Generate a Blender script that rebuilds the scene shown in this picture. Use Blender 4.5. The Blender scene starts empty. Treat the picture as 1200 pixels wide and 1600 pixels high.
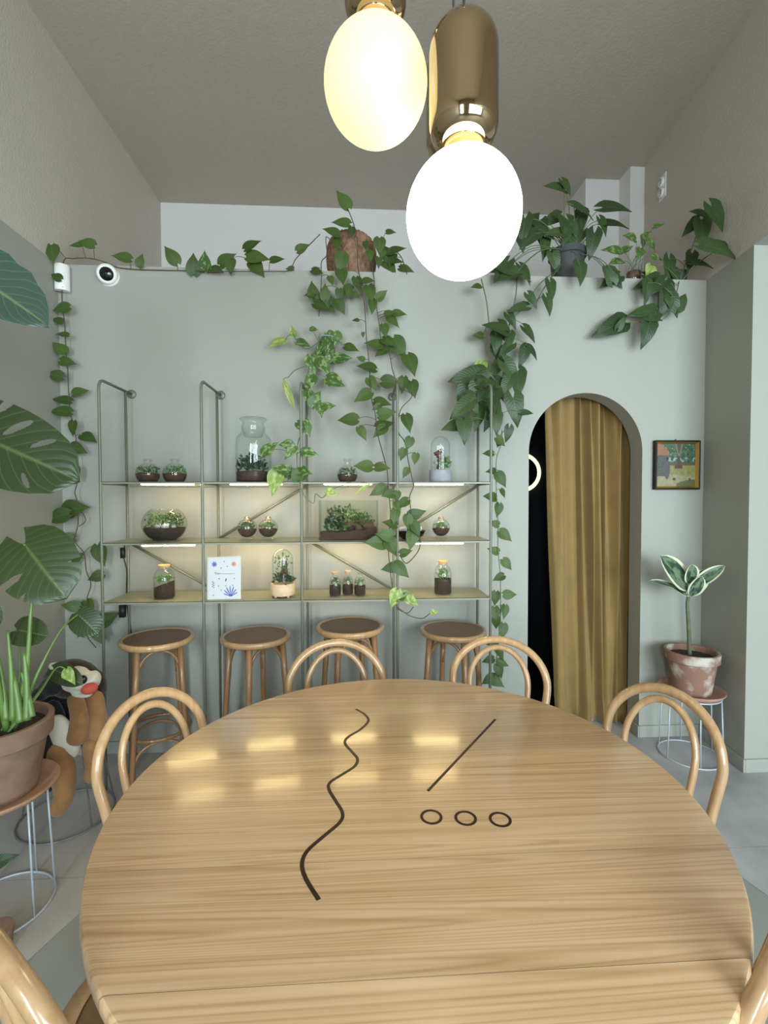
import bpy, bmesh, math, random
from mathutils import Vector, Matrix, Euler, noise as mnoise
sin, cos, pi, sqrt = math.sin, math.cos, math.pi, math.sqrt
R = random.Random(7)
SC = bpy.context.scene
COL = SC.collection

# ------------------------------------------------------------------ camera
F = 740.0                                   # focal length in pixels of the 1200x1600 frame
CAM = Vector((0, 0, 1.52))
cd = bpy.data.cameras.new('camera'); cam = bpy.data.objects.new('camera', cd); COL.objects.link(cam)
cd.sensor_fit = 'VERTICAL'; cd.sensor_height = 36; cd.lens = 36 * F / 1600; cd.clip_start = .02
cam.location = CAM
cam.rotation_euler = (math.radians(90 - 1.6), math.radians(0.12), math.radians(-3.2))
SC.camera = cam
_M = cam.rotation_euler.to_matrix()
RT, UP, FW = _M @ Vector((1, 0, 0)), _M @ Vector((0, 1, 0)), _M @ Vector((0, 0, -1))

# ------------------------------------------------------------------ world, daylight, exposure
w = bpy.data.worlds.new('world'); SC.world = w; w.use_nodes = True
bg = w.node_tree.nodes['Background']; bg.inputs[0].default_value = (.62, .75, 1, 1); bg.inputs[1].default_value = .8
def area(name, loc, rot, sx, sy, power, col):
    l = bpy.data.lights.new(name, 'AREA'); l.shape = 'RECTANGLE'; l.size = sx; l.size_y = sy; l.energy = power; l.color = col
    o = bpy.data.objects.new(name, l); COL.objects.link(o); o.location = loc; o.rotation_euler = rot
    return o
area('daylight', (2.4, -3.16, 1.75), (math.radians(90), 0, 0), 3.7, 2.5, 395, (.78, .90, 1.0))
area('daylight_left', (-1.1, -3.16, 1.75), (math.radians(90), 0, 0), 0.7, 2.5, 150, (.78, .90, 1.0))
SC.view_settings.view_transform = 'Standard'; SC.view_settings.look = 'None'
SC.view_settings.gamma = 1; SC.view_settings.use_curve_mapping = False
SC.view_settings.exposure = 0.46
SC.cycles.use_denoising = True
SC.cycles.max_bounces = 10; SC.cycles.diffuse_bounces = 5; SC.cycles.transparent_max_bounces = 24
SC.cycles.caustics_reflective = True; SC.cycles.sample_clamp_indirect = 6

# ------------------------------------------------------------------ pixel -> place
def ray(px, py): return FW + RT * ((px - 600) / F) + UP * ((800 - py) / F)
def PY(px, py, y): d = ray(px, py); return CAM + d * (y / d.y)
def PZ(px, py, z): d = ray(px, py); return CAM + d * ((z - CAM.z) / d.z)
def PX(px, py, x): d = ray(px, py); return CAM + d * (x / d.x)
def depth(p): return (Vector(p) - CAM).dot(FW)

# ------------------------------------------------------------------ materials
def mat(name, col, rough=.5, metal=0, spec=.5, coat=0, sheen=0, var=0, nscale=8, bump=0, bscale=80, emis=None, estr=0, objvar=0, alpha=1):
    m = bpy.data.materials.new(name); m.use_nodes = True
    nt = m.node_tree; N = nt.nodes; L = nt.links; p = N['Principled BSDF']
    p.inputs['Base Color'].default_value = (*col, 1); p.inputs['Roughness'].default_value = rough
    p.inputs['Metallic'].default_value = metal; p.inputs['Specular IOR Level'].default_value = spec
    p.inputs['Coat Weight'].default_value = coat; p.inputs['Coat Roughness'].default_value = .08
    if sheen: p.inputs['Sheen Weight'].default_value = sheen; p.inputs['Sheen Roughness'].default_value = .4
    if emis: p.inputs['Emission Color'].default_value = (*emis, 1); p.inputs['Emission Strength'].default_value = estr
    if var or bump or objvar:
        tc = N.new('ShaderNodeTexCoord')
    if var or objvar:
        hs = N.new('ShaderNodeHueSaturation'); hs.inputs['Color'].default_value = (*col, 1)
        src = None
        if var:
            no = N.new('ShaderNodeTexNoise'); no.inputs['Scale'].default_value = nscale; no.inputs['Detail'].default_value = 6
            L.new(tc.outputs['Object'], no.inputs['Vector'])
            mr = N.new('ShaderNodeMapRange'); mr.inputs[3].default_value = 1 - var; mr.inputs[4].default_value = 1 + var
            mr.inputs[1].default_value = .25; mr.inputs[2].default_value = .75
            L.new(no.outputs[0], mr.inputs[0]); src = mr.outputs[0]
        if objvar:
            oi = N.new('ShaderNodeObjectInfo'); m2 = N.new('ShaderNodeMapRange')
            m2.inputs[3].default_value = 1 - objvar; m2.inputs[4].default_value = 1 + objvar
            L.new(oi.outputs['Random'], m2.inputs[0])
            if src:
                mu = N.new('ShaderNodeMath'); mu.operation = 'MULTIPLY'; L.new(src, mu.inputs[0]); L.new(m2.outputs[0], mu.inputs[1]); src = mu.outputs[0]
            else: src = m2.outputs[0]
        L.new(src, hs.inputs['Value']); L.new(hs.outputs[0], p.inputs['Base Color'])
    if bump:
        nb = N.new('ShaderNodeTexNoise'); nb.inputs['Scale'].default_value = bscale; nb.inputs['Detail'].default_value = 3
        L.new(tc.outputs['Object'], nb.inputs['Vector'])
        b = N.new('ShaderNodeBump'); b.inputs['Strength'].default_value = bump; b.inputs['Distance'].default_value = .004
        L.new(nb.outputs[0], b.inputs['Height']); L.new(b.outputs[0], p.inputs['Normal'])
    return m

def wood(name, cA, cB, scale=1.0, rough=.25, coat=.4, axis=0, ringy=False):
    m = bpy.data.materials.new(name); m.use_nodes = True
    nt = m.node_tree; N = nt.nodes; L = nt.links; p = N['Principled BSDF']
    tc = N.new('ShaderNodeTexCoord'); oi = N.new('ShaderNodeObjectInfo')
    mp = N.new('ShaderNodeMapping'); s = [70 * scale] * 3; s[axis] = 1.6 * scale; mp.inputs['Scale'].default_value = s
    off = N.new('ShaderNodeVectorMath'); off.operation = 'SCALE'; off.inputs[0].default_value = (13, 31, 17)
    L.new(oi.outputs['Random'], off.inputs['Scale'])
    L.new(tc.outputs['Object'], mp.inputs[0]); L.new(off.outputs[0], mp.inputs['Location'])
    n1 = N.new('ShaderNodeTexNoise'); n1.inputs['Scale'].default_value = 1; n1.inputs['Detail'].default_value = 4; n1.inputs['Distortion'].default_value = .4
    L.new(mp.outputs[0], n1.inputs[0])
    r = N.new('ShaderNodeValToRGB'); e = r.color_ramp.elements
    e[0].position = .32; e[0].color = (*cB, 1); e[1].position = .62; e[1].color = (*cA, 1)
    L.new(n1.outputs[0], r.inputs[0]); out = r.outputs[0]
    if ringy:
        mp2 = N.new('ShaderNodeMapping'); mp2.inputs['Scale'].default_value = (.16, 7.5, 1); L.new(tc.outputs['Object'], mp2.inputs[0]); L.new(off.outputs[0], mp2.inputs['Location'])
        n2 = N.new('ShaderNodeTexNoise'); n2.inputs['Scale'].default_value = .8; n2.inputs['Detail'].default_value = 1.5; n2.inputs['Distortion'].default_value = .1; L.new(mp2.outputs[0], n2.inputs[0])
        mm = N.new('ShaderNodeMath'); mm.operation = 'MULTIPLY'; mm.inputs[1].default_value = 62; L.new(n2.outputs[0], mm.inputs[0])
        fr = N.new('ShaderNodeMath'); fr.operation = 'FRACT'; L.new(mm.outputs[0], fr.inputs[0])
        r2 = N.new('ShaderNodeValToRGB'); q = r2.color_ramp.elements
        q[0].position = 0; q[0].color = (.70, .60, .52, 1); q[1].position = 1; q[1].color = (.78, .68, .6, 1)
        a = q.new(.22); a.color = (1, 1, 1, 1); a = q.new(.72); a.color = (1, 1, 1, 1)
        L.new(fr.outputs[0], r2.inputs[0])
        mx = N.new('ShaderNodeMixRGB'); mx.blend_type = 'MULTIPLY'; mx.inputs[0].default_value = .72; L.new(out, mx.inputs[1]); L.new(r2.outputs[0], mx.inputs[2]); out = mx.outputs[0]
    hs = N.new('ShaderNodeHueSaturation'); mr = N.new('ShaderNodeMapRange'); mr.inputs[3].default_value = .84; mr.inputs[4].default_value = 1.12
    L.new(oi.outputs['Random'], mr.inputs[0]); L.new(mr.outputs[0], hs.inputs['Value']); L.new(out, hs.inputs['Color']); L.new(hs.outputs[0], p.inputs['Base Color'])
    p.inputs['Roughness'].default_value = rough; p.inputs['Coat Weight'].default_value = coat; p.inputs['Coat Roughness'].default_value = .12 if ringy else .07
    b = N.new('ShaderNodeBump'); b.inputs['Strength'].default_value = .12 if ringy else .05; b.inputs['Distance'].default_value = .002
    L.new(n1.outputs[0], b.inputs['Height']); L.new(b.outputs[0], p.inputs['Normal'])
    if ringy:
        b2 = N.new('ShaderNodeBump'); b2.inputs['Strength'].default_value = .10; b2.inputs['Distance'].default_value = .002
        L.new(n1.outputs[0], b2.inputs['Height']); L.new(b2.outputs[0], p.inputs['Coat Normal'])
    return m

def glass(name, tint=(.96, .98, .97), blend=.22, rough=.0):
    m = bpy.data.materials.new(name); m.use_nodes = True
    nt = m.node_tree; N = nt.nodes; L = nt.links; N.remove(N['Principled BSDF'])
    t = N.new('ShaderNodeBsdfTransparent'); g = N.new('ShaderNodeBsdfGlossy'); g.inputs['Roughness'].default_value = rough
    lw = N.new('ShaderNodeLayerWeight'); lw.inputs['Blend'].default_value = blend
    rp = N.new('ShaderNodeValToRGB'); e = rp.color_ramp.elements
    e[0].color = (*tint, 1); e[0].position = .35; e[1].color = (.80, .84, .82, 1); e[1].position = 1
    lw.inputs['Blend'].default_value = .5
    L.new(lw.outputs['Facing'], rp.inputs[0]); L.new(rp.outputs[0], t.inputs[0])
    pw = N.new('ShaderNodeMath'); pw.operation = 'POWER'; pw.inputs[1].default_value = 4; L.new(lw.outputs['Facing'], pw.inputs[0])
    ma = N.new('ShaderNodeMath'); ma.operation = 'MULTIPLY_ADD'; ma.inputs[1].default_value = .7; ma.inputs[2].default_value = .045 if blend > .1 else .03; L.new(pw.outputs[0], ma.inputs[0])
    mx = N.new('ShaderNodeMixShader'); L.new(ma.outputs[0], mx.inputs[0]); L.new(t.outputs[0], mx.inputs[1]); L.new(g.outputs[0], mx.inputs[2])
    L.new(mx.outputs[0], N['Material Output'].inputs[0])
    return m

def leafmat(name, cA, cB, vein=.25, rough=.35, mott=0, cM=(.5, .6, .2), veins=.12):
    """leaf blade: UV x across (0.5 = midrib), UV y along; per-leaf tone from the object"""
    m = bpy.data.materials.new(name); m.use_nodes = True
    nt = m.node_tree; N = nt.nodes; L = nt.links; p = N['Principled BSDF']
    oi = N.new('ShaderNodeObjectInfo'); mx = N.new('ShaderNodeMixRGB'); mx.inputs[1].default_value = (*cA, 1); mx.inputs[2].default_value = (*cB, 1)
    L.new(oi.outputs['Random'], mx.inputs[0]); out = mx.outputs[0]
    tc = N.new('ShaderNodeTexCoord')
    if mott:
        ad = N.new('ShaderNodeVectorMath'); ad.operation = 'ADD'; L.new(tc.outputs['UV'], ad.inputs[0])
        sc = N.new('ShaderNodeVectorMath'); sc.operation = 'SCALE'; sc.inputs[0].default_value = (31, 17, 9); L.new(oi.outputs['Random'], sc.inputs['Scale']); L.new(sc.outputs[0], ad.inputs[1])
        no = N.new('ShaderNodeTexNoise'); no.inputs['Scale'].default_value = 4; no.inputs['Detail'].default_value = 4; L.new(ad.outputs[0], no.inputs[0])
        rp = N.new('ShaderNodeValToRGB'); rp.color_ramp.elements[0].position = .5 - mott * .12; rp.color_ramp.elements[1].position = .62 - mott * .1; L.new(no.outputs[0], rp.inputs[0])
        m2 = N.new('ShaderNodeMixRGB'); m2.inputs[2].default_value = (*cM, 1); L.new(rp.outputs[0], m2.inputs[0]); L.new(out, m2.inputs[1]); out = m2.outputs[0]
    sx = N.new('ShaderNodeSeparateXYZ'); L.new(tc.outputs['UV'], sx.inputs[0])
    s = N.new('ShaderNodeMath'); s.operation = 'SUBTRACT'; s.inputs[1].default_value = .5; L.new(sx.outputs[0], s.inputs[0])
    a = N.new('ShaderNodeMath'); a.operation = 'ABSOLUTE'; L.new(s.outputs[0], a.inputs[0])
    mr = N.new('ShaderNodeMapRange'); mr.inputs[1].default_value = .0; mr.inputs[2].default_value = .035; mr.inputs[3].default_value = vein; mr.inputs[4].default_value = 0; L.new(a.outputs[0], mr.inputs[0])
    m3 = N.new('ShaderNodeMixRGB'); m3.inputs[2].default_value = (.35, .45, .16, 1); L.new(mr.outputs[0], m3.inputs[0]); L.new(out, m3.inputs[1])
    # side veins running from the midrib towards the margin
    k1 = N.new('ShaderNodeMath'); k1.operation = 'MULTIPLY_ADD'; k1.inputs[1].default_value = -.75; L.new(a.outputs[0], k1.inputs[0]); L.new(sx.outputs[1], k1.inputs[2])
    k2 = N.new('ShaderNodeMath'); k2.operation = 'MULTIPLY'; k2.inputs[1].default_value = 9; L.new(k1.outputs[0], k2.inputs[0])
    k3 = N.new('ShaderNodeMath'); k3.operation = 'PINGPONG'; k3.inputs[1].default_value = .5; L.new(k2.outputs[0], k3.inputs[0])
    k4 = N.new('ShaderNodeMapRange'); k4.inputs[1].default_value = 0; k4.inputs[2].default_value = .09; k4.inputs[3].default_value = veins; k4.inputs[4].default_value = 0; L.new(k3.outputs[0], k4.inputs[0])
    m4 = N.new('ShaderNodeMixRGB'); m4.inputs[2].default_value = (.22, .28, .10, 1); L.new(k4.outputs[0], m4.inputs[0]); L.new(m3.outputs[0], m4.inputs[1]); m3 = m4
    bp_ = N.new('ShaderNodeBump'); bp_.inputs['Strength'].default_value = .35; bp_.inputs['Distance'].default_value = .003; L.new(k3.outputs[0], bp_.inputs['Height']); L.new(bp_.outputs[0], p.inputs['Normal'])
    L.new(m3.outputs[0], p.inputs['Base Color']); p.inputs['Roughness'].default_value = rough; p.inputs['Specular IOR Level'].default_value = .35
    tr = N.new('ShaderNodeBsdfTranslucent'); L.new(m3.outputs[0], tr.inputs[0]); ms = N.new('ShaderNodeMixShader'); ms.inputs[0].default_value = .18
    L.new(p.outputs[0], ms.inputs[1]); L.new(tr.outputs[0], ms.inputs[2]); L.new(ms.outputs[0], N['Material Output'].inputs[0])
    return m

GREEN = (.326, .322, .278); CREAM = (.52, .465, .40)
def twotone(name):
    """side walls: sage paint up to 2.88 m, textured cream plaster above"""
    m = bpy.data.materials.new(name); m.use_nodes = True
    nt = m.node_tree; N = nt.nodes; L = nt.links; p = N['Principled BSDF']; p.inputs['Roughness'].default_value = .6
    g = N.new('ShaderNodeNewGeometry'); sx = N.new('ShaderNodeSeparateXYZ'); L.new(g.outputs['Position'], sx.inputs[0])
    c = N.new('ShaderNodeMath'); c.operation = 'GREATER_THAN'; c.inputs[1].default_value = 2.88; L.new(sx.outputs[2], c.inputs[0])
    mx = N.new('ShaderNodeMixRGB'); mx.inputs[1].default_value = (*GREEN, 1); mx.inputs[2].default_value = (*CREAM, 1); L.new(c.outputs[0], mx.inputs[0]); L.new(mx.outputs[0], p.inputs[0])
    no = N.new('ShaderNodeTexNoise'); no.inputs['Scale'].default_value = 85; no.inputs['Detail'].default_value = 3; L.new(g.outputs['Position'], no.inputs[0])
    b = N.new('ShaderNodeBump'); b.inputs['Distance'].default_value = .006; L.new(no.outputs[0], b.inputs['Height'])
    mr = N.new('ShaderNodeMapRange'); mr.inputs[3].default_value = .05; mr.inputs[4].default_value = .55; L.new(c.outputs[0], mr.inputs[0]); L.new(mr.outputs[0], b.inputs['Strength'])
    L.new(b.outputs[0], p.inputs['Normal'])
    return m

M = dict(
    green=mat('sage_paint', GREEN, .55, var=.03, nscale=2, bump=.06, bscale=60),
    twotone=twotone('sage_and_cream_wall'),
    cream=mat('cream_plaster', CREAM, .75, bump=.5, bscale=85),
    ceil=mat('taupe_ceiling', (.44, .385, .325), .85, bump=.6, bscale=75, var=.03, nscale=20),
    white_wall=mat('white_plaster', (.66, .63, .60), .7, bump=.2, bscale=60),
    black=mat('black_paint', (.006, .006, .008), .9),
    slab_pale=mat('pale_concrete', (.43, .405, .38), .55, var=.16, nscale=3.2, bump=.15, bscale=30),
    slab_green=mat('green_grey_concrete', (.29, .30, .275), .5, var=.12, nscale=3, bump=.12, bscale=30),
    slab_grey=mat('grey_concrete', (.38, .375, .375), .5, var=.28, nscale=3.6, bump=.15, bscale=30),
    joint=mat('joint', (.10, .10, .095), .9),
    table=wood('ash_table', (.62, .415, .235), (.50, .31, .155), 1.0, .3, .55, 0, True),
    table_leg=wood('ash_leg', (.56, .36, .18), (.45, .26, .12), 1, .3, .4, 2),
    inlay=mat('dark_walnut_inlay', (.030, .010, .007), .4, spec=.25),
    beech=wood('bent_beech', (.53, .325, .165), (.44, .245, .11), .8, .28, .5, 2),
    beech_b=wood('bent_beech_stool', (.36, .19, .085), (.28, .14, .06), .8, .35, .35, 2),
    seat=wood('stool_seat', (.21, .115, .05), (.17, .088, .036), .8, .45, .1, 0),
    steel=mat('sage_steel', (.165, .17, .125), .4, metal=.15),
    shelf=mat('sage_shelf', (.25, .255, .185), .4),
    led=mat('led_strip_light', (1, .9, .6), .4, emis=(1, .76, .36), estr=34),
    glass=glass('clear_glass'), pane=glass('window_glass', blend=.08), tankglass=glass('tank_glass', blend=.16),
    soil=mat('dark_soil', (.035, .02, .014), .95, var=.5, nscale=90, bump=.8, bscale=150),
    soil_r=mat('reddish_soil', (.062, .030, .020), .9, var=.4, nscale=90, bump=.6, bscale=140),
    moss=mat('moss', (.06, .11, .025), .8, var=.5, nscale=60, objvar=.3),
    foliage=mat('terrarium_leaves', (.10, .19, .05), .45, var=.5, nscale=40, objvar=.35),
    foliage_d=mat('terrarium_dark_leaves', (.035, .07, .03), .45, var=.5, nscale=40),
    pebble=mat('pebbles', (.42, .40, .36), .7, var=.4, nscale=40),
    drift=mat('driftwood', (.12, .06, .035), .8, var=.4, nscale=50, bump=.6),
    cork=mat('cork', (.52, .32, .17), .8, var=.2, nscale=120, bump=.4, bscale=200),
    ltwood=wood('pale_turned_wood', (.68, .50, .31), (.58, .40, .23), 1, .5, 0, 0),
    concrete=mat('grey_cement', (.30, .31, .33), .8, var=.15, nscale=30, bump=.2),
    paper=mat('white_card', (.60, .59, .585), .6), ink=mat('blue_ink', (.05, .09, .38), .6), salmon=mat('salmon_ink', (.62, .20, .12), .6), greyink=mat('grey_ink', (.06, .06, .09), .6), greenink=mat('green_ink', (.05, .12, .09), .6),
    brass=mat('polished_brass', (.46, .33, .20), .09, metal=1),
    collar=mat('amber_collar', (.50, .25, .07), .5, emis=(1, .5, .15), estr=.12),
    globe_w=mat('white_lit_globe', (.9, .9, .88), .25, emis=(1, .84, .62), estr=7.5),
    globe_y=mat('warm_lit_globe', (.35, .34, .22), .25, emis=(1, .90, .46), estr=.70),
    cord=mat('black_cord', (.012, .012, .012), .5),
    velvet=mat('mustard_velvet', (.25, .155, .045), .75, sheen=.35, var=.10, nscale=9, bump=.1, bscale=200),
    terra=mat('terracotta', (.22, .13, .085), .85, var=.25, nscale=14, bump=.3, bscale=60),
    terra_l=mat('pale_terracotta', (.42, .24, .15), .8, var=.18, nscale=18, bump=.2, bscale=60),
    terra_p=mat('pink_terracotta', (.42, .24, .18), .7, var=.12, nscale=20, bump=.15, bscale=60),
    wicker=mat('wicker', (.27, .155, .10), .9, spec=.2, var=.4, nscale=45, bump=1, bscale=110),
    wire=mat('grey_wire', (.46, .48, .52), .45, metal=.2), wire_d=mat('dark_grey_wire', (.19, .18, .18), .5, metal=.2),
    darkpot=mat('dark_grey_pot', (.045, .05, .048), .5),
    white=mat('white_plastic', (.78, .76, .72), .35), lens=mat('black_lens', (.004, .004, .004), .1),
    frame=mat('dark_frame', (.014, .008, .007), .45, spec=.25), gilt=mat('gilt_slip', (.62, .40, .12), .28, metal=.9),
    ring=mat('glowing_ring', (1, 1, .8), .4, emis=(1, .95, .58), estr=1.0), mirror=mat('mirror', (.7, .7, .62), .05, metal=1),
    pot_s=leafmat('pothos_leaf', (.042, .080, .016), (.075, .122, .026), .12, .42),
    pot_l=leafmat('pothos_young_leaf', (.19, .30, .05), (.28, .38, .08), .2, .35, .3, (.45, .52, .2)),
    pot_v=leafmat('pothos_marbled_leaf', (.05, .11, .025), (.08, .155, .035), .1, .32, .0001, (.26, .34, .13)),
    syn=leafmat('arrowhead_leaf', (.030, .056, .020), (.050, .088, .028), .12, .38),
    mon=leafmat('monstera_leaf', (.030, .045, .016), (.045, .066, .022), .22, .28, veins=.16),
    mon_b=leafmat('monstera_sheen_leaf', (.05, .085, .065), (.05, .085, .065), .35, .28, veins=.3),  # top leaf: bluish daylight sheen put into the base colour
    fic=leafmat('rubber_plant_leaf', (.03, .065, .045), (.045, .085, .055), .3, .25, .35, (.17, .24, .15)),
    fic_e=mat('cream_leaf_edge', (.62, .62, .42), .4),
    stem=mat('green_stem', (.10, .13, .045), .5, var=.2, nscale=20), stem_b=mat('brown_vine', (.085, .06, .033), .7, var=.2, nscale=20),
    stem_m=mat('monstera_stalk', (.12, .20, .045), .4, var=.25, nscale=12), trunk=mat('grey_green_trunk', (.10, .115, .06), .7, var=.35, nscale=40),
    fur_k=mat('black_plush', (.010, .009, .009), .95, sheen=.25, bump=.9, bscale=160), fur_w=mat('white_plush', (.62, .57, .48), .95, sheen=.3, bump=.8, bscale=160),
    fur_t=mat('tan_plush', (.30, .145, .055), .95, sheen=.35, bump=.9, bscale=160, var=.15, nscale=30), fur_d=mat('dark_brown_plush', (.03, .012, .008), .95, sheen=.2, bump=.9, bscale=160),
    tongue=mat('red_felt', (.48, .07, .045), .8), nose=mat('black_nose', (.006, .006, .007), .3),
    winframe=mat('dark_window_frame', (.03, .03, .03), .4),
)

# ------------------------------------------------------------------ builders
def empty(name, loc, label, cat, group=None, rz=0):
    o = bpy.data.objects.new(name, None); COL.objects.link(o); o.empty_display_size = .05
    o.location = loc; o.rotation_euler = (0, 0, rz); tag(o, label, cat, group); return o
def tag(o, label, cat, group=None):
    o['label'] = label; o['category'] = cat
    if group: o['group'] = group
    return o
def struct(o): o['kind'] = 'structure'; return o

def smooth_path(pts, per=6, closed=False):
    pts = [Vector(p) for p in pts]; n = len(pts); out = []
    if n < 3: return pts
    rng = range(n if closed else n - 1)
    for i in rng:
        g = (lambda k: pts[k % n]) if closed else (lambda k: pts[max(0, min(n - 1, k))])
        p0, p1, p2, p3 = g(i - 1), g(i), g(i + 1), g(i + 2)
        for k in range(per):
            t = k / per
            out.append(.5 * ((2 * p1) + (p2 - p0) * t + (2 * p0 - 5 * p1 + 4 * p2 - p3) * t * t + (3 * p1 - p0 - 3 * p2 + p3) * t ** 3))
    if not closed: out.append(pts[-1])
    return out

class MB:
    def __init__(s): s.v = []; s.f = []; s.uv = None
    def add(s, vs, fs):
        b = len(s.v); s.v += [tuple(v) for v in vs]; s.f += [tuple(i + b for i in f) for f in fs]; return s
    def box(s, a, b):
        x0, y0, z0 = a; x1, y1, z1 = b
        return s.add([(x0, y0, z0), (x1, y0, z0), (x1, y1, z0), (x0, y1, z0), (x0, y0, z1), (x1, y0, z1), (x1, y1, z1), (x0, y1, z1)],
                     [(3, 2, 1, 0), (4, 5, 6, 7), (0, 1, 5, 4), (1, 2, 6, 5), (2, 3, 7, 6), (3, 0, 4, 7)])
    def tube(s, path, r, n=8, closed=False, rf=None, cap=True):
        P = [Vector(p) for p in path]; m = len(P); vs = []; fs = []
        nrm = None
        for i in range(m):
            if closed: t = P[(i + 1) % m] - P[i - 1]
            else: t = P[min(m - 1, i + 1)] - P[max(0, i - 1)]
            if t.length < 1e-9: t = Vector((0, 0, 1))
            t.normalize()
            if nrm is None:
                nrm = t.orthogonal().normalized()
            nrm = (nrm - t * nrm.dot(t))
            nrm = nrm.normalized() if nrm.length > 1e-6 else t.orthogonal().normalized()
            bn = t.cross(nrm); rr = r if rf is None else rf(i / max(1, m - 1))
            for k in range(n):
                a = 2 * pi * k / n; vs.append(P[i] + (nrm * cos(a) + bn * sin(a)) * rr)
        for i in range(m if closed else m - 1):
            j = (i + 1) % m
            for k in range(n): fs.append((i * n + k, i * n + (k + 1) % n, j * n + (k + 1) % n, j * n + k))
        if not closed and cap: fs.append(tuple(range(n))[::-1]); fs.append(tuple((m - 1) * n + k for k in range(n)))
        return s.add(vs, fs)
    def lathe(s, prof, n=32, c=(0, 0, 0), jit=0):
        vs = []; fs = []; m = len(prof)
        for (r, z) in prof:
            for k in range(n):
                a = 2 * pi * k / n; q = 1 + (R.uniform(-jit, jit) if jit else 0)
                vs.append((c[0] + r * cos(a), c[1] + r * sin(a), c[2] + z + (R.uniform(-jit, jit) * r if jit else 0)))
        for i in range(m - 1):
            for k in range(n): fs.append((i * n + k, i * n + (k + 1) % n, (i + 1) * n + (k + 1) % n, (i + 1) * n + k))
        return s.add(vs, fs)
    def ellipsoid(s, c, r, n=20, m=14, rot=None, nz=0, nf=6):
        vs = []; fs = []; c = Vector(c); Q = rot.to_matrix() if rot else Matrix.Identity(3)
        for i in range(m + 1):
            th = pi * i / m
            for k in range(n):
                a = 2 * pi * k / n; d = Vector((sin(th) * cos(a), sin(th) * sin(a), cos(th)))
                q = 1 + (nz * mnoise.noise(d * nf + c * 10) if nz else 0)
                vs.append(c + Q @ Vector((d.x * r[0] * q, d.y * r[1] * q, d.z * r[2] * q)))
        for i in range(m):
            for k in range(n): fs.append((i * n + k, (i + 1) * n + k, (i + 1) * n + (k + 1) % n, i * n + (k + 1) % n))
        return s.add(vs, fs)
    def build(s, name, material, parent=None, smooth=True, world=False, weld=False, angle=None):
        me = bpy.data.meshes.new(name)
        off = Vector(parent.location) if (world and parent) else Vector((0, 0, 0))
        me.from_pydata([tuple(Vector(v) - off) for v in s.v], [], s.f)
        if weld:
            bm = bmesh.new(); bm.from_mesh(me); bmesh.ops.remove_doubles(bm, verts=bm.verts, dist=1e-5); bmesh.ops.recalc_face_normals(bm, faces=bm.faces); bm.to_mesh(me); bm.free()
        me.update()
        if smooth: me.shade_smooth()
        if smooth and angle: me.set_sharp_from_angle(angle=math.radians(angle))
        me.materials.append(material)
        o = bpy.data.objects.new(name, me); COL.objects.link(o)
        if parent: o.parent = parent
        return o

def bevel(o, w=.003, seg=2):
    b = o.modifiers.new('bevel', 'BEVEL'); b.width = w; b.segments = seg; b.limit_method = 'ANGLE'; return o
def copy_tree(o, parent=None):
    c = o.copy(); COL.objects.link(c); c.parent = parent
    for ch in [x for x in list(bpy.data.objects) if x.parent == o]: copy_tree(ch, c)
    return c

# ================================================================== THE ROOM
YW, YF = 2.88, 4.36          # face of the sage wall, far cream wall over the ledge
XL, ZC, ZP = -1.727, 4.14, 2.88
YB = -3.0                    # window wall behind the camera
def xr(y): return 2.182 + .118 * (y - YW)      # the right wall is a little out of square
YJ = 2.47
# floor with slabs
fl = struct(MB().box((XL - .1, YB - .2, -.12), (4.7, YF + .1, -.006)).build('floor', M['joint'], None, False))
def slab(poly, m):
    n = len(poly); b = MB(); b.add([(x, y, 0) for x, y in poly] + [(x, y, -.02) for x, y in poly], [tuple(range(n))] + [(i, i + n, (i + 1) % n + n, (i + 1) % n) for i in range(n)])
    o = b.build('floor_slab', m, fl, False); return o
a1, a2 = PZ(128.6, 1424, 0), PZ(10.5, 1531.7, 0); b1, b2 = PZ(1160, 1372, 0), PZ(1200, 1401, 0)
def lx(p, q, y): return p.x + (q.x - p.x) * (y - p.y) / (q.y - p.y)
yq = 1.93
slab([(XL, YB), (lx(a1, a2, YB) if lx(a1, a2, YB) > XL else XL, YB), (lx(a1, a2, .2), .2), (lx(a1, a2, yq) - .003, yq), (XL, yq)][0:1] + [(lx(a1, a2, .0) - .003, .0), (lx(a1, a2, yq) - .003, yq), (XL, yq)], M['slab_pale'])
slab([(XL, YB - .1), (4.6, YB - .1), (lx(b1, b2, .0) + .0, .0), (lx(b1, b2, yq), yq), (lx(a1, a2, yq), yq), (lx(a1, a2, .0), .0)], M['slab_green'])
slab([(4.6, YB - .1), (4.6, yq), (lx(b1, b2, yq) + .004, yq), (lx(b1, b2, .0) + .004, .0)], M['slab_grey'])
slab([(XL, yq + .004), (.35, yq + .004), (.35, YF), (XL, YF)], M['slab_pale'])
slab([(.354, yq + .004), (4.6, yq + .004), (4.6, YF), (.354, YF)], M['slab_grey'])
struct(MB().box((XL - .1, YB - .2, ZC), (4.7, YF + .1, ZC + .1)).build('ceiling', M['ceil'], None, False))
struct(MB().box((XL - .1, YB, 0), (XL, YF, ZC)).build('wall_left', M['twotone'], None, False))
struct(MB().box((XL - .1, YF, 0), (4.7, YF + .1, ZC)).build('wall_far', M['white_wall'], None, False))
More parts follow.
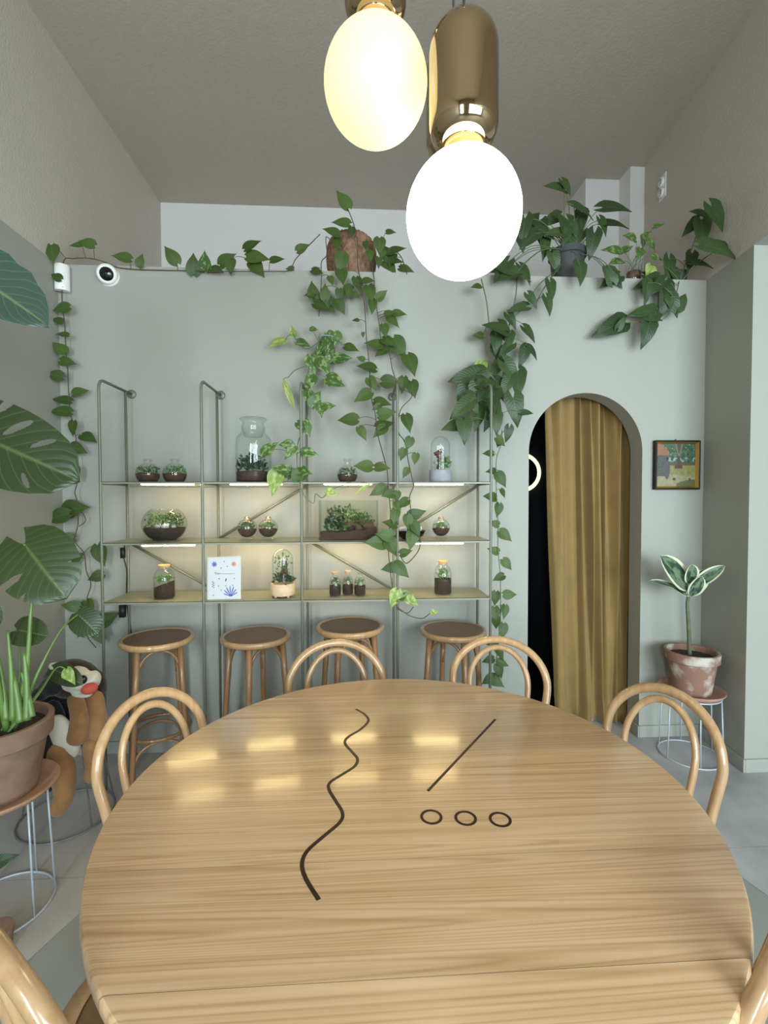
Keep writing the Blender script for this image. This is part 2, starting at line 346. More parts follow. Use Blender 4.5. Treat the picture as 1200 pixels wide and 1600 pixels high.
# sage wall with the arch
AX0, AX1 = PY(826, 760, YW).x, PY(1003, 760, YW).x
AR = (AX1 - AX0) / 2; ACX = (AX0 + AX1) / 2; AZ = PY(914, 614, YW).z - AR; TH = .13
b = MB(); XR = xr(YW) + .02
n = 40; arc = [(ACX - AR * cos(pi * i / n), AZ + AR * sin(pi * i / n)) for i in range(n + 1)]
for y, flip in ((YW, 0), (YW + TH, 1)):
    qs = [[(XL, y, 0), (AX0, y, 0), (AX0, y, AZ), (XL, y, AZ)], [(XL, y, AZ), (AX0, y, AZ), (AX0, y, ZP), (XL, y, ZP)],
          [(AX1, y, 0), (XR, y, 0), (XR, y, AZ), (AX1, y, AZ)], [(AX1, y, AZ), (XR, y, AZ), (XR, y, ZP), (AX1, y, ZP)]]
    for i in range(n): qs.append([(arc[i][0], y, arc[i][1]), (arc[i + 1][0], y, arc[i + 1][1]), (arc[i + 1][0], y, ZP), (arc[i][0], y, ZP)])
    for q in qs: b.add(q[::-1] if flip else q, [(0, 1, 2, 3)])
rim = [(AX0, 0)] + arc + [(AX1, 0)]
for i in range(len(rim) - 1):
    (x0, z0), (x1, z1) = rim[i], rim[i + 1]; b.add([(x0, YW, z0), (x0, YW + TH, z0), (x1, YW + TH, z1), (x1, YW, z1)], [(0, 1, 2, 3)])
b.add([(XL, YW, ZP), (XR, YW, ZP), (XR, YW + TH, ZP), (XL, YW + TH, ZP)], [(0, 1, 2, 3)])
struct(b.build('wall_back', M['green'], None, False, weld=True))
struct(MB().box((XL, YW + TH, ZP - .06), (xr(YF), YF, ZP - .002)).build('ceiling_alcove', M['white_wall'], None, False))
# black room behind the arch
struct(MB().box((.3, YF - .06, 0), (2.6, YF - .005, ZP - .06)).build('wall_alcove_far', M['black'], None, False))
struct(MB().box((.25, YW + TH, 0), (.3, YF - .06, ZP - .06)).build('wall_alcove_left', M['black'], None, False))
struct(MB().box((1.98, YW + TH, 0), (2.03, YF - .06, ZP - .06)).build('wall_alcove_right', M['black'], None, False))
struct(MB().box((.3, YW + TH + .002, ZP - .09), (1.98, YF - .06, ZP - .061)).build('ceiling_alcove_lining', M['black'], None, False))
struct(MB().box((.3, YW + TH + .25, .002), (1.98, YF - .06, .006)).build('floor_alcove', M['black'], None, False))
# right wall: solid behind YJ, header over the wide opening in front of it, jamb face and side room
def quadwall(name, pts, m, th=.1):
    return struct(MB().add(pts, [tuple(range(len(pts)))]).build(name, m, None, False))
b = MB(); T = .04
b.add([(xr(YJ), YJ, 0), (xr(YF), YF, 0), (xr(YF), YF, ZC), (xr(YJ), YJ, ZC), (xr(YJ) + 3, YJ, 0), (xr(YF) + 3, YF, 0), (xr(YF) + 3, YF, ZC), (xr(YJ) + 3, YJ, ZC)],
      [(0, 1, 2, 3), (1, 5, 6, 2), (0, 3, 7, 4)])
b.add([(xr(YB), YB, ZP), (xr(YJ), YJ, ZP), (xr(YJ), YJ, ZC), (xr(YB), YB, ZC)], [(0, 1, 2, 3)])
struct(b.build('wall_right', M['twotone'], None, False))
b = MB(); b.add([(xr(YB), YB, ZP), (xr(YJ), YJ, ZP), (4.6, YJ, ZP), (4.6, YB, ZP)], [(0, 1, 2, 3)]); b.add([(xr(YB), YB, ZP + .05), (xr(YJ), YJ, ZP + .05), (4.6, YJ, ZP + .05), (4.6, YB, ZP + .05)], [(3, 2, 1, 0)])
struct(b.build('ceiling_side', M['green'], None, False))
struct(MB().box((4.6, YB, 0), (4.7, YJ, ZP)).build('wall_side_room', M['green'], None, False))
# window wall behind the camera with three tall shop windows
WN = [(-1.45, -.75), (.55, 2.4), (2.4, 4.25)]; WZ0, WZ1 = .5, 3.0
b = MB(); b.box((XL - .1, YB - .12, 0), (4.7, YB, WZ0)); b.box((XL - .1, YB - .12, WZ1), (4.7, YB, ZC)); b.box((XL - .1, YB - .12, WZ0), (WN[0][0], YB, WZ1)); b.box((WN[0][1], YB - .12, WZ0), (WN[1][0], YB, WZ1)); b.box((WN[2][1], YB - .12, WZ0), (4.7, YB, WZ1))
struct(b.build('wall_front', M['twotone'], None, False))
for i in range(3):
    b = MB(); x0, x1 = WN[i]
    for (p, q) in (((x0, YB - .09, WZ0), (x0 + .05, YB - .03, WZ1)), ((x1 - .05, YB - .09, WZ0), (x1, YB - .03, WZ1)), ((x0, YB - .09, WZ0), (x1, YB - .03, WZ0 + .05)), ((x0, YB - .09, WZ1 - .05), (x1, YB - .03, WZ1)), ((x0, YB - .09, 2.35), (x1, YB - .03, 2.40)), (((x0 + x1) / 2 - .02, YB - .09, WZ0), ((x0 + x1) / 2 + .02, YB - .03, WZ1))): b.box(p, q)
    wf = struct(b.build('window_%d' % (i + 1), M['winframe'], None, False))
    MB().box((x0 + .02, YB - .065, WZ0 + .02), (x1 - .02, YB - .06, WZ1 - .02)).build('window_pane', M['pane'], wf, False)
# white piers on the ledge at the right
p = PY(915, 297, 3.86); q = PY(968, 297, 3.86)
struct(MB().box((p.x, 3.86, ZP), (q.x + .02, YF, ZC)).build('trim_1', M['white_wall'], None, False))
p = PY(985, 276, 3.70); q = PY(1005, 276, 3.70)
struct(MB().box((p.x, 3.70, ZP), (max(q.x, xr(3.7)) + .03, YF, ZC)).build('trim_2', M['white_wall'], None, False))
# baseboards
def board(name, p, q, h=.075, t=.012):
    p, q = Vector((*p, 0)), Vector((*q, 0)); d = (q - p).normalized(); nrm = Vector((d.y, -d.x, 0)) * t
    b = MB(); c = [p, q, q + nrm, p + nrm]; b.add([(*v.xy, 0) for v in c] + [(*v.xy, h) for v in c], [(0, 1, 2, 3), (7, 6, 5, 4), (0, 4, 5, 1), (1, 5, 6, 2), (2, 6, 7, 3), (3, 7, 4, 0)])
    struct(bevel(b.build(name, M['green'], None, False, weld=True), .004))
board('baseboard_back', (XL, YW), (AX0, YW)); board('baseboard_back_right', (AX1, YW), (xr(YW), YW))
board('baseboard_arch', (AX1, YW + TH), (AX1, YW - .012)); board('baseboard_right', (xr(YW), YW), (xr(YJ), YJ - .012)); board('baseboard_jamb', (xr(YJ), YJ), (4.6, YJ)); board('baseboard_left', (XL, YB), (XL, YW))

# ================================================================== ROUND TABLE
TZ = .785; TR = .712; TC = Vector((.122, 1.203, 0))
tb = empty('dining_table', TC, 'large round ash dining table with glossy planks and dark inlaid line drawing', 'table')
seams = sorted([PZ(600, py, TZ).y - TC.y for py in (1087, 1117, 1178, 1252, 1343, 1530)])
edges = [-TR] + [s for s in seams if -TR < s < TR] + [TR]
prof = [(-.010, 0), (-.004, -.0015), (-.0008, -.006), (0, -.014), (0, -.026), (-.004, -.034), (-.012, -.038)]
for i in range(len(edges) - 1):
    y0, y1 = edges[i] + .0003, edges[i + 1] - .0003
    t0, t1 = math.asin(max(-1, y0 / TR)), math.asin(min(1, y1 / TR)); n = max(6, int((t1 - t0) / .035))
    b = MB(); ang = [t0 + (t1 - t0) * k / n for k in range(n + 1)]
    rows = []
    for dr, dz in prof:
        L_, R_ = [], []
        for a in ang:
            y = max(-(TR + dr), min(TR + dr, TR * sin(a))); x = sqrt(max(0, (TR + dr) ** 2 - y * y)); L_.append((-x, y, TZ + dz)); R_.append((x, y, TZ + dz))
        rows.append((L_, R_))
    for k in range(n):
        Lr, Rr = rows[0]; b.add([Lr[k], Rr[k], Rr[k + 1], Lr[k + 1]], [(0, 1, 2, 3)])
        Lr, Rr = rows[-1]; b.add([Lr[k], Rr[k], Rr[k + 1], Lr[k + 1]], [(3, 2, 1, 0)])
        for j in range(len(prof) - 1):
            for s_ in (0, 1):
                A, B = rows[j][s_], rows[j + 1][s_]; b.add([A[k], A[k + 1], B[k + 1], B[k]], [(0, 1, 2, 3) if s_ == 0 else (3, 2, 1, 0)])
    b.build('plank', M['table'], tb, True, weld=True, angle=35)
b = MB(); b.lathe([(.0, .02), (.24, .02), (.24, .035), (.10, .06), (.065, .10), (.06, .60), (.10, .66), (.42, .69), (.42, TZ - .039), (0, TZ - .039)], 40); b.lathe([(0, 0), (.25, 0), (.25, .02), (0, .02)], 40)
b.build('pedestal', M['table_leg'], tb, True, angle=30)
def ribbon(pts, wd, closed=False):
    b = MB(); m = len(pts); vs = []
    for i in range(m):
        t = (pts[(i + 1) % m] - pts[i - 1]) if closed else (pts[min(m - 1, i + 1)] - pts[max(0, i - 1)]); t.z = 0; t.normalize(); s_ = Vector((-t.y, t.x, 0)) * wd / 2
        for q in (s_, -s_):
            vs.append(pts[i] + q + Vector((0, 0, .0007))); vs.append(pts[i] + q - Vector((0, 0, .002)))
    fs = []
    for i in range(m if closed else m - 1):
        a = i * 4; c = ((i + 1) % m) * 4; fs += [(a, a + 2, c + 2, c), (a, c, c + 1, a + 1), (a + 2, a + 3, c + 3, c + 2)]
    if not closed: fs += [(0, 1, 3, 2), (4 * m - 4, 4 * m - 2, 4 * m - 1, 4 * m - 3)]
    return b.add(vs, fs)
sq = [(512, 96), (540, 113), (551, 133), (527, 159), (488, 183), (478, 203), (500, 230), (517, 252), (508, 275), (470, 300), (432, 325), (428, 347), (450, 385), (470, 420), (462, 450), (410, 495), (360, 540), (344, 580), (355, 625), (396, 692)]
ribbon([Vector(v) for v in smooth_path([PZ(300 + x / 2, 1060 + y / 2, TZ) for x, y in sq], 6)], .0085).build('inlay_squiggle', M['inlay'], tb, False, world=True)
ribbon([PZ(300 + 948 / 2, 1060 + 128 / 2, TZ), PZ(300 + 737 / 2, 1060 + 352 / 2, TZ)], .0075).build('inlay_line', M['inlay'], tb, False, world=True)
for x, y in ((748, 433), (855, 437), (963, 441)):
    c = PZ(300 + x / 2, 1060 + y / 2, TZ); rr = .0225
    ribbon([c + Vector((cos(2 * pi * k / 40), sin(2 * pi * k / 40), 0)) * rr for k in range(40)], .0065, True).build('inlay_ring', M['inlay'], tb, False, world=True)

# ================================================================== CHAIRS (front of the seat looks along +y, back at -y)
def make_chair():
    t = empty('bentwood_chair', (0, 0, 0), '', 'chair', 'bentwood chairs around the round table')
    path = []
    def side(s): return [(s * .20, -.30, 0), (s * .19, -.235, .25), (s * .182, -.195, .46), (s * .196, -.225, .60), (s * .207, -.252, .69)]
    arc = [(.207 * cos(a), -.252 - .052 * sin(a) ** 1.2, .70 + .175 * sin(a)) for a in [pi * k / 14 for k in range(1, 14)]]
    path = smooth_path(side(1) + arc + side(-1)[::-1], 4)
    MB().tube(path, .0165, 12).build('back_frame', M['beech'], t)
    sd = lambda s: [(s * .105, -.185, .455), (s * .118, -.215, .58), (s * .127, -.240, .68)]
    arc = [(.128 * cos(a), -.242 - .045 * sin(a), .69 + .155 * sin(a)) for a in [pi * k / 12 for k in range(1, 12)]]
    MB().tube(smooth_path(sd(1) + arc + sd(-1)[::-1], 4), .0125, 12).build('inner_hoop', M['beech'], t)
    b = MB(); b.lathe([(.165, .445), (.198, .438), (.205, .452), (.203, .468), (.192, .474), (.165, .470)], 40); b.build('seat_ring', M['beech'], t)
    b = MB(); b.lathe([(0, .460), (.10, .461), (.168, .466)], 40); b.lathe([(.168, .448), (0, .448)], 40); b.build('seat', M['seat'], t)
    for s in (-1, 1): MB().tube([(s * .150, .135, .445), (s * .165, .155, .25), (s * .185, .185, 0)], .016, 10, rf=lambda u: .0175 - .006 * u).build('leg', M['beech'], t)
    MB().tube([(.172 * cos(2 * pi * k / 36), -.02 + .172 * sin(2 * pi * k / 36), .27) for k in range(36)], .009, 8, closed=True).build('leg_ring', M['beech'], t)
    return t
ch0 = make_chair()
# place by the crown of the back hoop (x, y) and the outward direction of the back
chairs = [((-.70, 1.585), (-.82, .57), 'bentwood chair at the left of the table, nearest the plush dog'),
          ((-.10, 2.118), (-.10, 1), 'bentwood chair at the far side of the table, in front of the third bar stool'),
          ((.648, 2.115), (.40, .92), 'bentwood chair at the far side of the table, in front of the curtained arch'),
          ((1.04, 1.52), (.86, .5), 'bentwood chair at the right of the table, in front of the rubber plant'),
          ((-.585, .74), (-.588, -.81), 'bentwood chair cut off at the lower left corner of the picture'),
          ((.74, .72), (.588, -.81), 'bentwood chair of which only a sliver shows at the lower right corner')]
for i, ((x, y), (nx, ny), lab) in enumerate(chairs):
    o = ch0 if i == 0 else copy_tree(ch0)
    l = sqrt(nx * nx + ny * ny); nx /= l; ny /= l
    o.location = (x - nx * .304, y - ny * .304, 0); o.rotation_euler.z = math.atan2(-ny, -nx) - pi / 2
    o['label'] = lab
    o.scale = (.88 if i in (0, 3) else 1, 1, 1)

# ================================================================== BAR STOOLS
def make_stool(h=.78):
    t = empty('bar_stool', (0, 0, 0), '', 'stool', 'bentwood bar stools under the shelves')
    b = MB(); b.lathe([(.145, h - .03), (.176, h - .034), (.187, h - .024), (.189, h - .010), (.184, h - .001), (.176, h), (.166, h - .004)], 40); b.build('seat_rim', M['beech'], t)
    b = MB(); b.lathe([(.168, h - .005), (.10, h - .008), (0, h - .009)], 40); b.build('seat', M['seat'], t)
    def lp(k, z):
        a = pi / 4 + k * pi / 2 + .25; r = .140 + .055 * (h - z) / h; return Vector((r * cos(a), r * sin(a), z))
    for k in range(4): MB().tube([lp(k, z) for z in (h - .03, h * .66, h * .33, 0)], .016, 10, rf=lambda u: .0175 - .005 * u).build('leg', M['beech_b'], t)
    for k in range(4):
        A, B = lp(k, h - .24), lp(k + 1, h - .24); b = MB(); pts = []
        for i in range(15):
            u = i / 14; c = A.lerp(B, .5 - .5 * cos(pi * u)); c.z = h - .24 + .19 * sin(pi * u) ** .6; c.xy = c.xy * (.94 - .05 * sin(pi * u)); pts.append(c)
        b.tube(pts, .0085, 8).build('arch_brace', M['beech_b'], t)
        A, B = lp(k, .10), lp(k + 1, .10); pts = []
        for i in range(15):
            u = i / 14; c = A.lerp(B, .5 - .5 * cos(pi * u)); c.z = .10 + .165 * sin(pi * u) ** .6; c.xy = c.xy * .95; pts.append(c)
        MB().tube(pts, .008, 8).build('lower_brace', M['beech_b'], t)
    MB().tube([(.158 * cos(2 * pi * k / 40), .158 * sin(2 * pi * k / 40), .285) for k in range(40)], .010, 8, closed=True).build('foot_ring', M['beech_b'], t)
    return t
st0 = make_stool()
for i, (px, y, h, rz, lab) in enumerate([(246, 2.60, .78, .2, 'bentwood bar stool under the cork-stoppered bottle, leftmost in the row'), (400, 2.61, .78, .5, 'bentwood bar stool under the wood-based cloche, second from the left'),
                                         (547, 2.62, .822, .1, 'bentwood bar stool below the three small bottles, third from the left'), (708, 2.64, .785, .75, 'bentwood bar stool beside the right end of the shelves, rightmost in the row')]):
    o = st0 if i == 0 else copy_tree(st0)
    p = PY(px, 990, y); o.location = (p.x, y, 0); o.rotation_euler.z = rz; o.scale = (1, 1, h / .78); o['label'] = lab

# ================================================================== SHELF UNIT
YS, YK = 2.52, 2.80
SZ = [PY(600, 752.5, YS).z, PY(600, 845.5, YS).z, PY(600, 935.5, YS).z]
su = empty('shelf_unit', (0, 2.66, 0), 'sage green tubular steel wall shelving with three long shelves', 'shelves')
FXs = [PY(px, 760, YS).x for px in (157, 316, 471, 621, 767)]
ztop = PY(157, 592, YS).z
for x in FXs:
    arcp = [(x, YS + .045 - .045 * cos(a), ztop - .05 + .05 * sin(a)) for a in [pi / 2 * k / 6 for k in range(7)]]
    MB().tube([(x, YS, 0), (x, YS, 1.0)] + arcp + [(x, YW - .006, ztop)], .0075, 10).build('front_post', M['steel'], su, world=True)
    MB().tube([(x, YK, 0), (x, YK, ztop)], .0075, 10).build('rear_post', M['steel'], su, world=True)
    b = MB(); b.lathe([(0, .010), (.022, .010), (.026, .006), (.026, 0)], 24)
    for i, v in enumerate(b.v): b.v[i] = (x + v[0], YW - .001 - v[2], ztop + v[1])
    b.build('wall_flange', M['steel'], su, world=True)
for z in SZ:
    b = MB(); b.box((FXs[0], YS - .004, z - .004), (FXs[4], YK + .004, z)); b.box((FXs[0], YS - .004, z - .012), (FXs[4], YS, z)); b.box((FXs[0], YK, z - .018), (FXs[4], YK + .004, z))
    bevel(b.build('shelf', M['shelf'], su, False, world=True), .001, 1)
    for x in FXs: MB().tube([(x, YS, z - .010), (x, YK, z - .010)], .006, 8).build('cross_bar', M['steel'], su, world=True)
def brace(i, z0, z1): MB().tube([(FXs[i] + .01, YK - .012, z0), (FXs[i + 1] - .01, YK - .012, z1)], .0085, 8).build('diagonal_brace', M['steel'], su, world=True)
brace(1, SZ[1], SZ[0] - .02); brace(3, SZ[1], SZ[0] - .02); brace(0, SZ[1] - .02, SZ[2]); brace(2, SZ[1] - .02, SZ[2])
for k, z in enumerate(SZ[:2]):
    for (a, c) in ((221, 303), (360, 441), (506, 581), (648, 724)):
        y = 2.65 if k == 0 else (2.58 if a in (221, 648) else 2.68)
        zz = z - (.010 if k and a in (221, 648) else 0)
        x0, x1 = PY(a, 757, y).x, PY(c, 757, y).x
        bevel(MB().box((x0, y - .010, zz - .0135), (x1, y + .010, zz - .0045)).build('led_strip', M['led'], su, False, world=True), .003)
cb = MB(); x = FXs[0]
cb.tube(smooth_path([(x - .015, YK, SZ[1] - .02), (x - .02, YK - .01, SZ[1] - .10), (x + .0, YK - .02, SZ[1] - .18), (x - .012, YK, SZ[2] + .02), (x - .012, YK, SZ[2] - .08), (x + .02, YK + .01, .6), (x - .01, YK, .3), (x + .03, YK, .02)], 6), .0035, 6)
cb.box((x - .03, YK - .03, SZ[1] - .11), (x - .01, YK - .008, SZ[1] - .05)); cb.box((x - .04, YK - .035, SZ[2] - .14), (x - .012, YK - .008, SZ[2] - .07))
cb.build('power_cable', M['cord'], su, world=True)

# ================================================================== TERRARIUMS
YI = 2.655
def foliage(b, c, rad, h, n=30, s=.018, rnd=R):
    """small pointed leaves round a low mound"""
    for _ in range(n):
        a = rnd.uniform(0, 2 * pi); r = rad * sqrt(rnd.random()); z = h * rnd.random() ** .8 * (1 - .4 * (r / rad) ** 2)
        p = Vector((c[0] + r * cos(a), c[1] + r * sin(a), c[2] + z)); l = s * rnd.uniform(.6, 1.3)
        d = Vector((rnd.uniform(-1, 1), rnd.uniform(-1, 1), rnd.uniform(-.1, 1))).normalized(); e = d.orthogonal().normalized(); e = Matrix.Rotation(rnd.uniform(0, 6.28), 3, d) @ e
        nn = d.cross(e) * l * .12
        b.add([p, p + d * l * .5 + e * l * .3 + nn, p + d * l, p + d * l * .5 - e * l * .3 + nn, p + d * l * .5 - nn], [(0, 4, 1), (1, 4, 2), (2, 4, 3), (3, 4, 0)])
    return b
def item(name, label, cat, px, shelf, group=None, y=YI):
    z = SZ[shelf]; p = PY(px, 800, y); d = ray(px, 800); t = y / d.y
    X = CAM.x + d.x * t
    return empty(name, (X, y, z), label, cat, group), depth((X, y, z)) / F
def flask(px, shelf, wpx, hpx, label, feet=False, cork=False, level=.42, group='round glass terrarium flasks'):
    t, k = item('terrarium_flask', label, 'terrarium', px, shelf, group); r = wpx * k / 2; H = hpx * k; z0 = .012 if feet else 0
    rb = r; zc = z0 + (rb * (1.0 if feet else .72)); pr = []; bot = -pi / 2 * (1 if feet else .52)
    for i in range(15):
        a = bot + (pi / 2 * .80 - bot) * i / 14; pr.append((rb * cos(a), zc + rb * .98 * sin(a)))
    top = pr[-1]; neck = max(.28 * r, .010); pr = [(0, pr[0][1])] + pr + [(neck, top[1] + .012), (neck, H * .93), (neck * 1.25, H * .97)]
    MB().lathe(pr, 28).build('glass', M['glass'], t)
    zs = z0 + 2 * rb * .92 * level; sp = [(0, pr[1][1] + .003)] + [(q[0] * .955, q[1] + .002) for q in pr[1:-3] if q[1] < zs] ; rr = sqrt(max(1e-6, rb * rb - (zs - zc) ** 2)) * .95; sp += [(rr, zs), (rr * .5, zs + .004), (0, zs + .006)]
    MB().lathe(sp, 24).build('soil', M['soil_r'], t)
    foliage(MB(), (0, 0, zs - .004), rr * .85, rb * .72, 85, rb * .32).build('foliage', M['foliage'], t, False)
    if cork: MB().lathe([(0, H * .9), (neck * .95, H * .9), (neck * 1.1, H * 1.0), (0, H * 1.0)], 16).build('cork', M['cork'], t, True, angle=30)
    else: MB().lathe([(0, H * .93), (neck * 1.3, H * .95), (neck * 1.5, H * .98), (neck * 1.1, H * 1.01), (0, H * 1.015)], 16).build('stopper', M['glass'], t)
    if feet:
        for a in (.6, 2.5, 3.8, 5.6): MB().tube([(r * .55 * cos(a), r * .55 * sin(a), z0 + r * .16), (r * .72 * cos(a), r * .72 * sin(a), 0)], .004, 6).build('foot', M['glass'], t)
    return t
flask(232, 0, 36, 36, 'round glass flask terrarium above the fishbowl, left of the pair on the top shelf'); flask(274, 0, 36, 36, 'round glass flask terrarium above the fishbowl, right of the pair on the top shelf')
flask(543, 0, 32, 36, 'single round glass flask terrarium on the top shelf above the glass tank')
flask(386, 1, 30, 33, 'footed cork-stoppered glass ball terrarium, left of the pair under the tall jar', True, True, .5); flask(419, 1, 30, 33, 'footed cork-stoppered glass ball terrarium, right of the pair under the tall jar', True, True, .5)
flask(689, 1, 28, 33, 'footed glass ball terrarium alone at the right end of the middle shelf', True, True, .5)
# tall stoppered jar
t, k = item('apothecary_jar', 'tall clear apothecary jar terrarium with glass stopper on the top shelf', 'terrarium', 397, 0); r = 27 * k; H = 100 * k
MB().lathe([(0, .004), (r * .93, .004), (r, .014), (r, H * .60), (r * .97, H * .68), (r * .82, H * .735), (r * .68, H * .76), (r * .66, H * .84), (r * .74, H * .86)], 40).build('glass', M['glass'], t)
MB().lathe([(0, H * .70), (r * .50, H * .71), (r * .64, H * .85), (r * .62, H * .90), (r * .55, H * .93), (r * .74, H * .965), (r * .78, H * .985), (r * .70, H), (0, H)], 32).build('stopper', M['glass'], t)
MB().lathe([(0, .007), (r * .94, .007), (r * .955, H * .165), (r * .5, H * .18), (0, H * .19)], 32).build('soil', M['soil_r'], t)
foliage(MB(), (-r * .1, 0, H * .17), r * .82, H * .27, 170, r * .28).build('foliage', M['foliage_d'], t, False)
# fishbowl
t, k = item('fishbowl_terrarium', 'wide open fishbowl terrarium with moss and stones on the middle shelf', 'terrarium', 257, 1); r = 33 * k; H = 51 * k
pr = [(r * .55, .002)] + [(r * cos(a), H * .50 + H * .56 * sin(a)) for a in [-1.05 + 1.98 * i / 16 for i in range(17)]]
MB().lathe([(0, .002)] + pr + [(pr[-1][0] * 1.02, pr[-1][1] + .004)], 40).build('glass', M['glass'], t)
sp = [(0, .006)] + [(q[0] * .965, q[1] + .003) for q in pr if q[1] < H * .38]; MB().lathe(sp + [(r * .92, H * .40), (r * .4, H * .42), (0, H * .44)], 36).build('soil', M['soil'], t)
foliage(MB(), (-r * .3, 0, H * .38), r * .58, H * .48, 220, r * .15).build('foliage', M['foliage'], t, False); foliage(MB(), (r * .42, .0, H * .38), r * .46, H * .50, 170, r * .15).build('foliage', M['moss'], t, False)
for (dx, dy, s) in ((-.15, -.45, .13), (.22, -.5, .17), (.05, -.3, .12), (.55, -.35, .11)): MB().ellipsoid((dx * r, dy * r, H * .44), (s * r, s * r, s * r * .75), 10, 7, nz=.2, nf=2).build('stone', M['pebble'], t)
# glass tank
t, k = item('glass_tank', 'rectangular glass tank terrarium with moss and driftwood on the middle shelf', 'terrarium', 545, 1); hw = 45 * k; H = 61 * k; hd = .075
for nm, a, c in (('pane', (-hw, -hd, .004), (hw, -hd + .004, H)), ('pane', (-hw, hd - .004, .004), (hw, hd, H)), ('pane', (-hw, -hd + .004, .004), (-hw + .004, hd - .004, H)), ('pane', (hw - .004, -hd + .004, .004), (hw, hd - .004, H)), ('base_pane', (-hw, -hd, 0), (hw, hd, .004))): MB().box(a, c).build(nm, M['tankglass'], t, False)
b = MB(); gx, gy = 26, 10; g = []
for j in range(gy + 1):
    for i in range(gx + 1):
        u = i / gx; x = (-hw + .007) + (2 * hw - .014) * u; y = (-hd + .007) + (2 * hd - .014) * j / gy
        z = H * (.20 + .16 * max(0, u - .35) + .03 * mnoise.noise((u * 6, j * .5, 3))); g.append((x, y, z))
fs = [(j * (gx + 1) + i, j * (gx + 1) + i + 1, (j + 1) * (gx + 1) + i + 1, (j + 1) * (gx + 1) + i) for j in range(gy) for i in range(gx)]
b.add(g, fs); b.add([(*g[i][:2], .005) for i in range(gx + 1)] + g[:gx + 1], [(i, i + 1, i + gx + 2, i + gx + 1) for i in range(gx)]); b.build('soil', M['soil_r'], t)
b = MB()
for q in range(9): b.ellipsoid((R.uniform(.05, .85) * hw, R.uniform(-.5, .5) * hd, H * R.uniform(.30, .44)), (hw * R.uniform(.12, .26), .025, H * R.uniform(.07, .14)), 12, 8, nz=.5, nf=3)
b.build('driftwood', M['drift'], t)
foliage(MB(), (-hw * .45, 0, H * .2), hd * .85, H * .62, 110, .034).build('foliage', M['foliage_d'], t, False); foliage(MB(), (hw * .45, 0, H * .33), hw * .42, H * .36, 200, .017).build('moss', M['moss'], t, False); foliage(MB(), (0, 0, H * .22), hd * .9, H * .66, 100, .028).build('foliage', M['foliage'], t, False)
# cloches
t, k = item('glass_cloche', 'glass cloche terrarium on a grey cement base on the top shelf', 'terrarium', 688, 0); r = 17.5 * k; H = 72 * k
MB().lathe([(0, .002), (r * .96, .002), (r, .008), (r, H * .25), (r * .95, H * .27), (r * .8, H * .275), (0, H * .275)], 36).build('base', M['concrete'], t, True, angle=40)
MB().lathe([(r * .86, H * .275)] + [(r * .86, H * (.3 + .1 * i)) for i in range(4)] + [(r * .86 * cos(a), H * .78 + H * .22 * sin(a)) for a in [pi / 2 * i / 9 for i in range(10)]], 36).build('glass', M['glass'], t)
b = MB()
for q in range(8): b.ellipsoid((R.uniform(-.25, .25) * r, R.uniform(-.2, .2) * r, H * (.33 + .05 * q)), (r * R.uniform(.22, .42), r * .3, H * .05), 10, 7, nz=.5, nf=3)
b.build('driftwood', M['drift'], t); foliage(MB(), (r * .25, -r * .1, H * .29), r * .62, H * .24, 90, r * .42).build('foliage', M['foliage'], t, False)
MB().ellipsoid((-r * .45, -r * .4, H * .41), (r * .2, r * .2, r * .14), 10, 7, nz=.3, nf=2).build('pebble', M['pebble'], t)
t, k = item('glass_cloche', 'glass cloche terrarium on a pale wooden base on the lowest shelf', 'terrarium', 441, 2, y=2.62); r = 19 * k; H = 74 * k
MB().lathe([(0, .010), (r * .94, .010), (r, .018), (r, H * .26), (r * .93, H * .285), (0, H * .285)], 36).build('base', M['ltwood'], t, True, angle=40)
for a in (.7, 2.3, 3.9, 5.5): MB().lathe([(0, 0), (.007, 0), (.007, .011), (0, .011)], 12, (r * .7 * cos(a), r * .7 * sin(a), 0)).build('foot', M['ltwood'], t)
MB().lathe([(r * .84, H * .285)] + [(r * .84, H * (.3 + .1 * i)) for i in range(4)] + [(r * .84 * cos(a), H * .78 + H * .22 * sin(a)) for a in [pi / 2 * i / 9 for i in range(10)]], 36).build('glass', M['glass'], t)
b = MB()
for q in range(7): b.ellipsoid((R.uniform(-.1, .35) * r, R.uniform(-.2, .2) * r, H * (.38 + .055 * q)), (r * R.uniform(.12, .26), r * .18, H * .06), 10, 7, nz=.5, nf=3)
b.build('driftwood', M['drift'], t); foliage(MB(), (0, 0, H * .29), r * .75, H * .19, 110, r * .38).build('foliage', M['foliage_d'], t, False); foliage(MB(), (0, 0, H * .45), r * .68, H * .46, 55, r * .28).build('foliage', M['foliage'], t, False)
